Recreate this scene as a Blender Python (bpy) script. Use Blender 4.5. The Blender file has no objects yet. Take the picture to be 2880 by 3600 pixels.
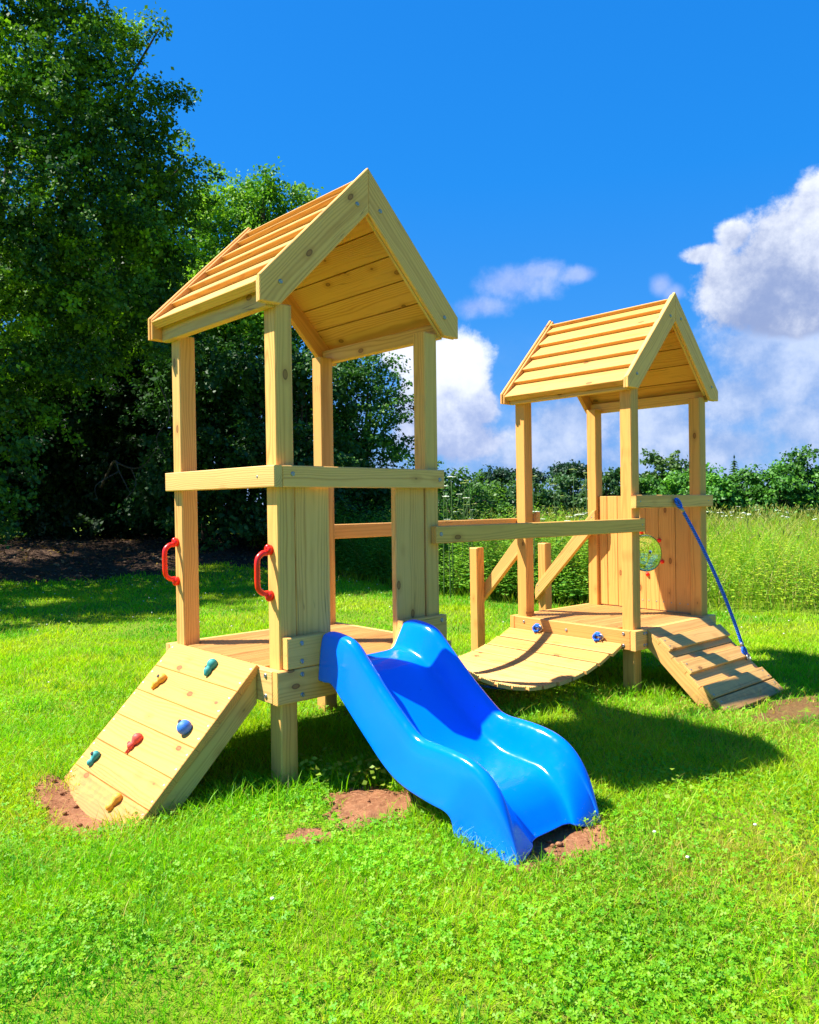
import bpy, math, random
import numpy as np
from mathutils import Vector, Matrix

random.seed(7)
rng = np.random.default_rng(11)
scene = bpy.context.scene
col = scene.collection
sin, cos, pi = math.sin, math.cos, math.pi

# ------------------------------------------------------------------ tagging
def tag(o, label=None, cat=None, group=None, kind=None):
    if label: o['label'] = label
    if cat: o['category'] = cat
    if group: o['group'] = group
    if kind: o['kind'] = kind
    return o

def empty(name, loc=(0, 0, 0), rz=0.0):
    o = bpy.data.objects.new(name, None)
    o.empty_display_size = 0.2
    o.location = loc
    o.rotation_euler = (0, 0, rz)
    col.objects.link(o)
    return o

def link_mesh(name, me, parent=None):
    o = bpy.data.objects.new(name, me)
    col.objects.link(o)
    if parent is not None: o.parent = parent
    return o

# ------------------------------------------------------------------ terrain
def sstep(a, b, x):
    t = np.clip((np.asarray(x, dtype=float) - a) / (b - a), 0, 1)
    return t * t * (3 - 2 * t)

def vnoise(x, y, s, seed=0):
    """cheap smooth 2d value noise, -1..1"""
    x = np.asarray(x, dtype=float) * s + seed * 17.3
    y = np.asarray(y, dtype=float) * s + seed * 9.7
    xi = np.floor(x); yi = np.floor(y)
    fx = x - xi; fy = y - yi
    fx = fx * fx * (3 - 2 * fx); fy = fy * fy * (3 - 2 * fy)
    def h(a, b):
        v = np.sin(a * 127.1 + b * 311.7 + seed * 3.1) * 43758.5453
        return v - np.floor(v)
    v = (h(xi, yi) * (1 - fx) + h(xi + 1, yi) * fx) * (1 - fy) + (h(xi, yi + 1) * (1 - fx) + h(xi + 1, yi + 1) * fx) * fy
    return v * 2 - 1

def gz(x, y):
    x = np.asarray(x, dtype=float); y = np.asarray(y, dtype=float)
    z = -0.045 * sstep(0.6, 2.4, x)
    z = z + 0.55 * sstep(12.6, 18.0, y) * (1 - sstep(-4.5, -0.5, x))
    z = z - 0.075 * np.exp(-(((x + 1.52) / 0.36) ** 2 + ((y - 3.55) / 0.42) ** 2)) - 0.035 * np.exp(-(((x + 0.98) / 0.2) ** 2 + ((y - 3.22) / 0.14) ** 2))
    z = z - 0.03 * np.exp(-(((x - 0.62) / 0.28) ** 2 + ((y - 3.06) / 0.2) ** 2)) - 0.035 * np.exp(-(((x - 2.35) / 0.5) ** 2 + ((y - 5.25) / 0.4) ** 2))
    z = z + 0.012 * vnoise(x, y, 1.3, 1) + 0.006 * vnoise(x, y, 4.0, 2)
    return z

# ------------------------------------------------------------------ materials
def new_mat(name):
    m = bpy.data.materials.new(name)
    m.use_nodes = True
    nt = m.node_tree
    nt.nodes.clear()
    return m, nt

class NT:
    def __init__(s, nt): s.nt = nt
    def n(s, typ, **kw):
        nd = s.nt.nodes.new(typ)
        for k, v in kw.items():
            if k == 'ins':
                for i, val in v.items():
                    if hasattr(val, 'is_output'): s.nt.links.new(val, nd.inputs[i])
                    else: nd.inputs[i].default_value = val
            else: setattr(nd, k, v)
        return nd
    def math(s, op, a, b=None, c=None, clamp=False):
        ins = {0: a}
        if b is not None: ins[1] = b
        if c is not None: ins[2] = c
        return s.n('ShaderNodeMath', operation=op, use_clamp=clamp, ins=ins).outputs[0]
    def noise(s, vec, scale, detail=2.0, rough=0.5, dim='3D'):
        return s.n('ShaderNodeTexNoise', noise_dimensions=dim, ins={'Vector': vec, 'Scale': scale, 'Detail': detail, 'Roughness': rough}).outputs[0]
    def ramp(s, fac, stops, interp='LINEAR'):
        nd = s.n('ShaderNodeValToRGB', ins={0: fac})
        cr = nd.color_ramp; cr.interpolation = interp
        while len(cr.elements) < len(stops): cr.elements.new(0.5)
        for e, (p, c) in zip(cr.elements, stops):
            e.position = p; e.color = (c, c, c, 1) if not hasattr(c, '__len__') else (*c[:3], 1)
        return nd.outputs[0]
    def mix(s, fac, a, b, mode='MIX'):
        nd = s.n('ShaderNodeMix', data_type='RGBA', blend_type=mode)
        for i, val in ((0, fac), (6, a), (7, b)):
            if hasattr(val, 'is_output'): s.nt.links.new(val, nd.inputs[i])
            else: nd.inputs[i].default_value = val if not hasattr(val, '__len__') else (*val[:3], 1)
        return nd.outputs[2]
    def maprange(s, v, a, b, c=0.0, d=1.0, smooth=True):
        return s.n('ShaderNodeMapRange', interpolation_type='SMOOTHSTEP' if smooth else 'LINEAR', ins={0: v, 1: a, 2: b, 3: c, 4: d}).outputs[0]
    def out(s, sh):
        o = s.n('ShaderNodeOutputMaterial'); s.nt.links.new(sh, o.inputs[0])

def wood_material(name, base, dark, knot, knot_amount=0.5):
    m, nt = new_mat(name); N = NT(nt)
    gc = N.n('ShaderNodeAttribute', attribute_name='gc').outputs['Vector']
    tint = N.n('ShaderNodeAttribute', attribute_name='tint').outputs['Color']
    sx = N.n('ShaderNodeSeparateXYZ', ins={0: gc})
    l, a, b = sx.outputs
    def vec(x, y, z): return N.n('ShaderNodeCombineXYZ', ins={0: x, 1: y, 2: z}).outputs[0]
    v1 = vec(N.math('MULTIPLY', l, 1.4), N.math('MULTIPLY', a, 7.0), N.math('MULTIPLY', b, 7.0))
    warp = N.math('MULTIPLY', N.math('SUBTRACT', N.noise(v1, 1.0, 2.0), 0.5), 0.075)
    aw = N.math('ADD', a, warp)
    r = N.math('SQRT', N.math('ADD', N.math('MULTIPLY', aw, aw), N.math('MULTIPLY', b, b)))
    v2 = vec(N.math('MULTIPLY', l, 5.0), N.math('MULTIPLY', a, 40.0), N.math('MULTIPLY', b, 40.0))
    n2 = N.noise(v2, 1.0, 2.0)
    ph = N.math('ADD', N.math('MULTIPLY', r, 620.0), N.math('MULTIPLY', n2, 3.0))
    ring = N.math('MULTIPLY_ADD', N.math('SINE', ph), 0.5, 0.5)
    ring = N.math('POWER', ring, 2.2)
    v3 = vec(N.math('MULTIPLY', l, 6.0), N.math('MULTIPLY', a, 300.0), N.math('MULTIPLY', b, 300.0))
    fib = N.noise(v3, 1.0, 2.0)
    v4 = vec(N.math('MULTIPLY', l, 0.9), N.math('MULTIPLY', a, 9.0), N.math('MULTIPLY', b, 9.0))
    broad = N.noise(v4, 1.0, 3.0)
    # knots
    vk = vec(N.math('MULTIPLY', l, 4.9), N.math('MULTIPLY', a, 9.0), 0.37)
    vor = N.n('ShaderNodeTexVoronoi', voronoi_dimensions='3D', ins={'Vector': vk, 'Scale': 1.0, 'Randomness': 1.0})
    sel = N.math('LESS_THAN', N.n('ShaderNodeSeparateColor', ins={0: vor.outputs['Color']}).outputs[0], knot_amount)
    dist = vor.outputs['Distance']
    core = N.math('MULTIPLY', N.maprange(dist, 0.07, 0.13, 1.0, 0.0), sel)
    halo = N.math('MULTIPLY', N.maprange(dist, 0.12, 0.34, 1.0, 0.0), sel)
    rim = N.math('MULTIPLY', N.math('MULTIPLY', N.maprange(dist, 0.075, 0.1, 0.0, 1.0), N.maprange(dist, 0.11, 0.14, 1.0, 0.0)), sel)
    mixf = N.math('MULTIPLY', ring, N.maprange(broad, 0.3, 0.75, 0.2, 0.74))
    c = N.mix(mixf, base, dark)
    c = N.mix(N.math('MULTIPLY', N.math('SUBTRACT', broad, 0.5), 0.8, clamp=True), c, tuple(x * y for x, y in zip(base, (0.78, 0.68, 0.55))))
    c = N.mix(N.math('MULTIPLY', N.maprange(fib, 0.55, 0.8), 0.25), c, dark)
    c = N.mix(N.math('MULTIPLY', halo, 0.42), c, dark)
    c = N.mix(N.math('MULTIPLY', core, 0.8), c, tuple(0.55 * x + 0.45 * y for x, y in zip(knot, dark)))
    c = N.mix(N.math('MULTIPLY', rim, 0.75), c, knot)
    # fine drying checks along the grain, and mud splashed on whatever stands near the earth
    v5 = vec(N.math('MULTIPLY', l, 0.9), N.math('MULTIPLY', a, 34.0), N.math('MULTIPLY', b, 34.0))
    chk = N.maprange(N.math('ABSOLUTE', N.math('SUBTRACT', N.noise(v5, 1.0, 1.0), 0.5)), 0.0, 0.012, 1.0, 0.0)
    v6 = vec(N.math('ADD', N.math('MULTIPLY', l, 2.2), 31.0), N.math('MULTIPLY', a, 8.0), N.math('MULTIPLY', b, 8.0))
    chk = N.math('MULTIPLY', chk, N.maprange(N.noise(v6, 1.0, 2.0), 0.56, 0.64))
    c = N.mix(N.math('MULTIPLY', chk, 0.6), c, knot)
    c = N.mix(1.0, c, tint, 'MULTIPLY')
    stain = N.noise(vec(N.math('MULTIPLY', l, 2.6), N.math('MULTIPLY', a, 11.0), N.math('MULTIPLY', b, 11.0)), 1.0, 5.0, 0.65)
    c = N.mix(N.maprange(stain, 0.58, 0.78, 0.0, 0.30), c, (0.36, 0.24, 0.11))
    pos = N.n('ShaderNodeNewGeometry').outputs['Position']
    pz = N.n('ShaderNodeSeparateXYZ', ins={0: pos}).outputs[2]
    mud = N.maprange(N.math('SUBTRACT', pz, N.math('MULTIPLY', N.noise(pos, 22.0, 4.0, 0.65), 0.22)), -0.17, -0.03, 0.5, 0.0)
    c = N.mix(mud, c, (0.16, 0.085, 0.045))
    bump = N.n('ShaderNodeBump', ins={'Strength': 0.25, 'Distance': 0.002, 'Height': N.math('ADD', fib, N.math('MULTIPLY', ring, 0.6))})
    p = N.n('ShaderNodeBsdfPrincipled', ins={'Base Color': c, 'Roughness': N.maprange(fib, 0.2, 0.8, 0.5, 0.72), 'Specular IOR Level': 0.3, 'Normal': bump.outputs[0]})
    N.out(p.outputs[0])
    return m

def simple_mat(name, color, rough=0.4, spec=0.5, metal=0.0, nscale=6.0, var=0.08, bump=0.0, coat=0.0):
    m, nt = new_mat(name); N = NT(nt)
    tc = N.n('ShaderNodeTexCoord').outputs['Object']
    n = N.noise(tc, nscale, 4.0, 0.6)
    c = N.mix(N.maprange(n, 0.3, 0.7), tuple(x * (1 - var) for x in color), tuple(min(1, x * (1 + var)) for x in color))
    ins = {'Base Color': c, 'Roughness': N.maprange(n, 0.3, 0.7, rough * 0.85, rough * 1.15), 'Specular IOR Level': spec, 'Metallic': metal, 'Coat Weight': coat}
    if bump:
        n2 = N.noise(tc, nscale * 25, 3.0)
        ins['Normal'] = N.n('ShaderNodeBump', ins={'Strength': bump, 'Distance': 0.002, 'Height': n2}).outputs[0]
    p = N.n('ShaderNodeBsdfPrincipled', ins=ins)
    N.out(p.outputs[0])
    return m

def leaf_material(name, trans=0.35, gloss=0.06, rough=0.45, tcol=(1.15, 1.25, 0.5)):
    m, nt = new_mat(name); N = NT(nt)
    c = N.n('ShaderNodeAttribute', attribute_name='Col').outputs['Color']
    d = N.n('ShaderNodeBsdfDiffuse', ins={'Color': c})
    t = N.n('ShaderNodeBsdfTranslucent', ins={'Color': N.mix(1.0, c, tcol, 'MULTIPLY')})
    g = N.n('ShaderNodeBsdfGlossy', ins={'Color': (1, 1, 1, 1), 'Roughness': rough})
    s = N.n('ShaderNodeMixShader', ins={0: trans, 1: d.outputs[0], 2: t.outputs[0]})
    s = N.n('ShaderNodeMixShader', ins={0: gloss, 1: s.outputs[0], 2: g.outputs[0]})
    N.out(s.outputs[0])
    return m

def ground_material(name, c1, c2, c3, s1=3.0, s2=40.0, bump=0.5, dist=0.02):
    m, nt = new_mat(name); N = NT(nt)
    g = N.n('ShaderNodeNewGeometry').outputs['Position']
    n1 = N.noise(g, s1, 4.0, 0.6); n2 = N.noise(g, s2, 4.0, 0.65); n3 = N.noise(g, s2 * 4, 3.0, 0.6)
    c = N.mix(N.maprange(n1, 0.35, 0.65), c1, c2)
    c = N.mix(N.maprange(n2, 0.45, 0.7), c, c3)
    c = N.mix(N.maprange(n3, 0.5, 0.75, 0.0, 0.5), c, tuple(x * 0.45 for x in c1))
    b = N.n('ShaderNodeBump', ins={'Strength': bump, 'Distance': dist, 'Height': N.math('ADD', n2, N.math('MULTIPLY', n3, 0.5))})
    p = N.n('ShaderNodeBsdfPrincipled', ins={'Base Color': c, 'Roughness': 0.95, 'Specular IOR Level': 0.1, 'Normal': b.outputs[0]})
    N.out(p.outputs[0])
    return m

PINE = ((0.67, 0.415, 0.142), (0.42, 0.20, 0.055), (0.13, 0.048, 0.018))
M = {}
M['wood'] = wood_material('pine_timber', *PINE)
M['deckwood'] = wood_material('decking_timber', (0.68, 0.38, 0.115), (0.42, 0.19, 0.05), (0.12, 0.05, 0.02), 0.15)
M['zinc'] = simple_mat('zinc_plated_steel', (0.36, 0.36, 0.35), 0.4, metal=0.9, nscale=60)
M['blue_plastic'] = simple_mat('blue_polyethylene', (0.0, 0.19, 0.95), 0.19, spec=0.5, nscale=2.5, var=0.04, bump=0.03)
def slide_material():
    m, nt = new_mat('blue_polyethylene'); N = NT(nt)
    tc = N.n('ShaderNodeTexCoord').outputs['Object']
    n = N.noise(tc, 3.0, 4.0); n2 = N.noise(tc, 160.0, 3.0); n3 = N.noise(tc, 28.0, 5.0, 0.7)
    vor = N.n('ShaderNodeTexVoronoi', ins={'Vector': tc, 'Scale': 26.0})
    spk = N.math('MULTIPLY', N.math('LESS_THAN', vor.outputs['Distance'], 0.055), N.math('LESS_THAN', N.n('ShaderNodeSeparateColor', ins={0: vor.outputs['Color']}).outputs[0], 0.12))
    c = N.mix(N.maprange(n, 0.3, 0.7), (0.0, 0.172, 0.94), (0.0, 0.19, 0.97))
    c = N.mix(N.maprange(n3, 0.62, 0.8, 0.0, 0.10), c, (0.20, 0.32, 0.7))
    c = N.mix(spk, c, (0.01, 0.02, 0.05))
    b = N.n('ShaderNodeBump', ins={'Strength': 0.05, 'Distance': 0.002, 'Height': n2})
    p = N.n('ShaderNodeBsdfPrincipled', ins={'Base Color': c, 'Roughness': N.maprange(n3, 0.4, 0.75, 0.11, 0.24), 'Specular IOR Level': 0.55, 'Normal': b.outputs[0]})
    N.out(p.outputs[0]); return m
M['blue_plastic'] = slide_material()
M['red_plastic'] = simple_mat('red_plastic', (0.95, 0.014, 0.006), 0.3, nscale=20, var=0.06)
M['hold_teal'] = simple_mat('teal_resin', (0.02, 0.27, 0.24), 0.6, nscale=40, var=0.15, bump=0.3)
M['hold_yellow'] = simple_mat('yellow_resin', (0.75, 0.38, 0.03), 0.6, nscale=40, var=0.12, bump=0.3)
M['hold_blue'] = simple_mat('blue_resin', (0.03, 0.17, 0.62), 0.55, nscale=40, var=0.12, bump=0.3)
M['hold_red'] = simple_mat('red_resin', (0.72, 0.085, 0.05), 0.6, nscale=40, var=0.12, bump=0.3)
M['hole_shade'] = simple_mat('dark_socket', (0.012, 0.012, 0.014), 0.8)  # black painted for the shade inside the holds' bolt holes

def rope_material():
    m, nt = new_mat('blue_braided_rope'); N = NT(nt)
    uv = N.n('ShaderNodeAttribute', attribute_name='gc').outputs['Vector']
    s = N.n('ShaderNodeSeparateXYZ', ins={0: uv})
    w = N.math('SINE', N.math('ADD', N.math('MULTIPLY', s.outputs[0], 2 * pi / 0.022), N.math('MULTIPLY', s.outputs[1], 3.0)))
    f = N.maprange(w, -0.6, 0.6)
    c = N.mix(f, (0.004, 0.09, 0.60), (0.010, 0.20, 1.0))
    b = N.n('ShaderNodeBump', ins={'Strength': 0.8, 'Distance': 0.003, 'Height': w})
    p = N.n('ShaderNodeBsdfPrincipled', ins={'Base Color': c, 'Roughness': 0.7, 'Normal': b.outputs[0]})
    N.out(p.outputs[0]); return m
M['rope'] = rope_material()

def acrylic_material():
    m, nt = new_mat('clear_acrylic'); N = NT(nt)
    p = N.n('ShaderNodeBsdfPrincipled', ins={'Base Color': (1.0, 1.0, 0.94, 1), 'Roughness': 0.0, 'IOR': 1.9, 'Transmission Weight': 1.0})
    N.out(p.outputs[0]); return m
M['acrylic'] = acrylic_material()
M['leaf'] = leaf_material('tree_leaf', 0.30, 0.018, 0.5)
M['grass'] = leaf_material('grass_blade', 0.48, 0.012, 0.5, (1.15, 1.12, 0.4))
M['bark'] = ground_material('bark', (0.09, 0.065, 0.045), (0.15, 0.115, 0.085), (0.05, 0.035, 0.025), 6.0, 30.0, 1.0, 0.03)
M['ground'] = ground_material('turf_soil', (0.11, 0.21, 0.010), (0.17, 0.26, 0.012), (0.17, 0.15, 0.03), 1.2, 30.0)
M['soil'] = ground_material('red_clay_soil', (0.31, 0.138, 0.066), (0.23, 0.095, 0.045), (0.40, 0.20, 0.10), 7.0, 60.0, 0.7, 0.012)
M['soil_tan'] = ground_material('dry_tan_soil', (0.22, 0.12, 0.045), (0.18, 0.085, 0.035), (0.24, 0.19, 0.05), 5.0, 45.0, 0.9, 0.02)
M['litter'] = ground_material('leaf_litter_soil', (0.06, 0.035, 0.025), (0.11, 0.065, 0.04), (0.17, 0.105, 0.06), 2.0, 25.0, 1.0, 0.04)

# ------------------------------------------------------------------ mesh builder
class MB:
    """collects chamfered timber pieces into one mesh, with grain coordinates and a tint per piece"""
    def __init__(s, shear=(0, 0)):
        s.v = []; s.f = []; s.g = []; s.t = []; s.mi = []; s.shear = shear; s.smooth = []
    def prism(s, o, ex, ey, ez, poly, t0, t1, ch=0.004, grain=(1, 0), tint=None, mi=0, seed=None):
        o, ex, ey, ez = map(Vector, (o, ex, ey, ez))
        area = sum(poly[i][0] * poly[(i + 1) % len(poly)][1] - poly[(i + 1) % len(poly)][0] * poly[i][1] for i in range(len(poly)))
        if area < 0: poly = poly[::-1]
        n = len(poly)
        def inset(d):
            res = []
            for i in range(n):
                p0 = Vector(poly[i - 1]); p1 = Vector(poly[i]); p2 = Vector(poly[(i + 1) % n])
                e1 = (p1 - p0).normalized(); e2 = (p2 - p1).normalized()
                n1 = Vector((-e1.y, e1.x)); n2 = Vector((-e2.y, e2.x))
                den = 1 + n1.dot(n2)
                res.append(p1 + (n1 + n2) * (d / max(den, 0.35)))
            return res
        outer = [Vector(p) for p in poly]; inn = inset(ch)
        rings = [(inn, t0), (outer, t0 + ch), (outer, t1 - ch), (inn, t1)]
        along = grain == 'z'
        gl = Vector((1, 0) if along else grain).normalized(); ga = Vector((-gl.y, gl.x))
        R = random
        cx = sum(p[0] for p in poly) / n; cy = sum(p[1] for p in poly) / n
        off = (R.uniform(0, 60), R.uniform(-0.045, 0.045), R.choice((-1, 1)) * R.uniform(0.02, 0.085))
        tint = tint or (1, 1, 1)
        k = R.uniform(0.93, 1.07); h = R.uniform(-0.03, 0.03)
        tc = (tint[0] * k * (1 + h * 0.4), tint[1] * k, tint[2] * k * (1 - h * 1.5))
        base = len(s.v)
        for pts, z in rings:
            for p in pts:
                q = o + ex * p.x + ey * p.y + ez * z
                s.v.append(q)
                d = Vector((p.x - cx, p.y - cy))
                if along: s.g.append((z + off[0], d.x + off[1], d.y + off[2]))
                else: s.g.append((d.dot(gl) + off[0], d.dot(ga) + off[1], z - (t0 + t1) / 2 + off[2]))
                s.t.append(tc)
        flip = ex.cross(ey).dot(ez) < 0
        def addf(f):
            s.f.append(f[::-1] if flip else f); s.mi.append(mi); s.smooth.append(False)
        addf([base + i for i in range(n)][::-1])
        addf([base + 3 * n + i for i in range(n)])
        for r_ in range(3):
            for i in range(n):
                j = (i + 1) % n
                addf([base + r_ * n + i, base + r_ * n + j, base + (r_ + 1) * n + j, base + (r_ + 1) * n + i])
    def box(s, lo, hi, grain='x', tint=None, ch=0.004, mi=0):
        """axis aligned timber, grain axis named"""
        lo = Vector(lo); hi = Vector(hi); d = hi - lo
        ax = {'x': ((1, 0, 0), (0, 1, 0), (0, 0, 1)), 'y': ((0, 1, 0), (1, 0, 0), (0, 0, 1)), 'z': ((0, 0, 1), (1, 0, 0), (0, 1, 0))}[grain]
        i = 'xyz'.index(grain)
        ex, ey, ez = [Vector(a) for a in ax]
        L, W, T = d.dot(ex), d.dot(ey), d.dot(ez)
        if W < T: ey, ez = ez, ey; W, T = T, W
        s.prism(lo, ex, ey, ez, [(0, 0), (L, 0), (L, W), (0, W)], 0, T, ch, (1, 0), tint, mi)
    def build(s, name, mats, parent=None):
        me = bpy.data.meshes.new(name)
        lx, ly = s.shear
        me.from_pydata([(p[0] + lx * p[2], p[1] + ly * p[2], p[2]) for p in s.v], [], s.f)
        if not isinstance(mats, (list, tuple)): mats = [mats]
        for m in mats: me.materials.append(m)
        a = me.attributes.new('gc', 'FLOAT_VECTOR', 'POINT'); a.data.foreach_set('vector', np.array(s.g, dtype=np.float32).ravel())
        a = me.attributes.new('tint', 'FLOAT_COLOR', 'POINT')
        a.data.foreach_set('color', np.array([(*t, 1) for t in s.t], dtype=np.float32).ravel())
        me.polygons.foreach_set('material_index', s.mi)
        me.polygons.foreach_set('use_smooth', s.smooth)
        me.update()
        return link_mesh(name, me, parent)
    def tube(s, pts, rad, seg=10, mi=0, caps=True, tint=(1, 1, 1)):
        pts = [Vector(p) for p in pts]
        rads = rad if hasattr(rad, '__len__') else [rad] * len(pts)
        base = len(s.v); L = 0.0
        prev = None
        for i, p in enumerate(pts):
            t = (pts[min(i + 1, len(pts) - 1)] - pts[max(i - 1, 0)]).normalized()
            if prev is None:
                a = t.orthogonal().normalized()
            else:
                a = (prev - t * prev.dot(t)).normalized()
            prev = a; b = t.cross(a)
            if i: L += (p - pts[i - 1]).length
            for k in range(seg):
                th = 2 * pi * k / seg
                s.v.append(p + (a * cos(th) + b * sin(th)) * rads[i]); s.g.append((L, th, 0)); s.t.append(tint)
        for i in range(len(pts) - 1):
            for k in range(seg):
                k2 = (k + 1) % seg
                s.f.append([base + i * seg + k, base + i * seg + k2, base + (i + 1) * seg + k2, base + (i + 1) * seg + k]); s.mi.append(mi); s.smooth.append(True)
        if caps:
            s.f.append([base + k for k in range(seg)][::-1]); s.mi.append(mi); s.smooth.append(False)
            e = base + (len(pts) - 1) * seg
            s.f.append([e + k for k in range(seg)]); s.mi.append(mi); s.smooth.append(False)
    def ball(s, c, r, mi=0, seg=14, rings=9, scale=(1, 1, 1), tint=(1, 1, 1)):
        c = Vector(c); base = len(s.v)
        for i in range(rings + 1):
            ph = pi * i / rings
            for k in range(seg):
                th = 2 * pi * k / seg
                s.v.append(c + Vector((sin(ph) * cos(th) * scale[0], sin(ph) * sin(th) * scale[1], cos(ph) * scale[2])) * r)
                s.g.append((0, 0, 0)); s.t.append(tint)
        for i in range(rings):
            for k in range(seg):
                k2 = (k + 1) % seg
                s.f.append([base + i * seg + k, base + (i + 1) * seg + k, base + (i + 1) * seg + k2, base + i * seg + k2]); s.mi.append(mi); s.smooth.append(True)

def catmull(pts, n=8):
    pts = [Vector(p) for p in pts]; out = []
    for i in range(len(pts) - 1):
        p0 = pts[max(i - 1, 0)]; p1 = pts[i]; p2 = pts[i + 1]; p3 = pts[min(i + 2, len(pts) - 1)]
        for k in range(n):
            t = k / n
            out.append(0.5 * ((2 * p1) + (p2 - p0) * t + (2 * p0 - 5 * p1 + 4 * p2 - p3) * t * t + (3 * p1 - p0 - 3 * p2 + p3) * t ** 3))
    out.append(pts[-1]); return out

# bolt heads and screw heads: one mesh each, copied
def make_bolt_mesh(name, r, h):
    mb = MB(); seg = 14
    prof = [(r, 0), (r, h * 0.35), (r * 0.86, h * 0.72), (r * 0.5, h), (r * 0.42, h * 0.8), (0.0001, h * 0.8)]
    for (rr, z) in prof:
        for k in range(seg):
            th = 2 * pi * k / seg
            mb.v.append(Vector((rr * cos(th), rr * sin(th), z))); mb.g.append((0, 0, 0)); mb.t.append((1, 1, 1))
    for i in range(len(prof) - 1):
        for k in range(seg):
            k2 = (k + 1) % seg
            mb.f.append([i * seg + k, i * seg + k2, (i + 1) * seg + k2, (i + 1) * seg + k]); mb.mi.append(0); mb.smooth.append(i != 1)
    o = mb.build(name, M['zinc'])
    me = o.data
    bpy.data.objects.remove(o)
    return me
BOLT = make_bolt_mesh('bolt', 0.0115, 0.007)
SCREW = make_bolt_mesh('screw', 0.0062, 0.0025)
def bolt(parent, p, nrm, shear=(0, 0), me=None, name='bolt'):
    o = bpy.data.objects.new(name, me or BOLT)
    col.objects.link(o); o.parent = parent
    p = Vector(p)
    o.location = (p.x + shear[0] * p.z, p.y + shear[1] * p.z, p.z)
    o.rotation_euler = Vector(nrm).to_track_quat('Z', 'Y').to_euler()
    return o
# ================================================================== towers
P = 0.095
TH = 0.045
FRONT_LIFT = (1.27, 1.11, 0.90)  # treated front boards, tint brightened to lift the shade on them
WARM = (1.06, 0.82, 0.58)
PALE = (1.06, 1.05, 1.0)
T1 = dict(ax=-0.6065, ay=3.6294, yaw=0.751, W=1.0549, D=1.0355, zd=0.5633, sh=(-0.0078, -0.0056))
T2 = dict(ax=1.5688, ay=5.4854, yaw=0.7258, W=1.0523, D=1.0614, zd=0.4238, sh=(-0.0035, 0.0039))
def root_of(name, T): return empty(name, (T['ax'], T['ay'], 0.0), T['yaw'])
def to_world(T, u, w, z):
    u += T['sh'][0] * z; w += T['sh'][1] * z
    c, s_ = cos(T['yaw']), sin(T['yaw'])
    return Vector((T['ax'] + u * c - w * s_, T['ay'] + u * s_ + w * c, z))

def grooved_board(mb, o, ex, ey, ez, L, W, T, ng=7, tint=None, gd=0.004):
    """decking board: length ex, width ey, thickness ez, grooves on the top"""
    prof = [(0, 0), (W, 0), (W, T - 0.004), (W - 0.004, T)]
    pitch = (W - 0.016) / ng
    x = W - 0.008
    for k in range(ng):
        prof += [(x, T), (x - pitch * 0.28, T - gd), (x - pitch * 0.62, T - gd), (x - pitch * 0.9, T)]
        x -= pitch
    prof += [(0.004, T), (0, T - 0.004)]
    o, ex, ey, ez = map(Vector, (o, ex, ey, ez))
    R = random; off = (R.uniform(0, 60), R.uniform(-0.04, 0.04), R.uniform(0.02, 0.08))
    k = R.uniform(0.88, 1.1); tint = tint or (1, 1, 1); tc = tuple(t * k for t in tint)
    base = len(mb.v); n = len(prof)
    for z in (0.0, L):
        for (y, t) in prof:
            mb.v.append(o + ex * z + ey * y + ez * t); mb.g.append((z + off[0], y - W / 2 + off[1], t + off[2])); mb.t.append(tc)
    flip = ex.cross(ey).dot(ez) < 0
    def addf(f):
        mb.f.append(f[::-1] if flip else f); mb.mi.append(0); mb.smooth.append(False)
    # profile runs counter-clockwise seen from +ex
    addf([base + i for i in range(n)][::-1]); addf([base + n + i for i in range(n)])
    for i in range(n):
        j = (i + 1) % n
        addf([base + i, base + j, base + n + j, base + n + i])

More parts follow.
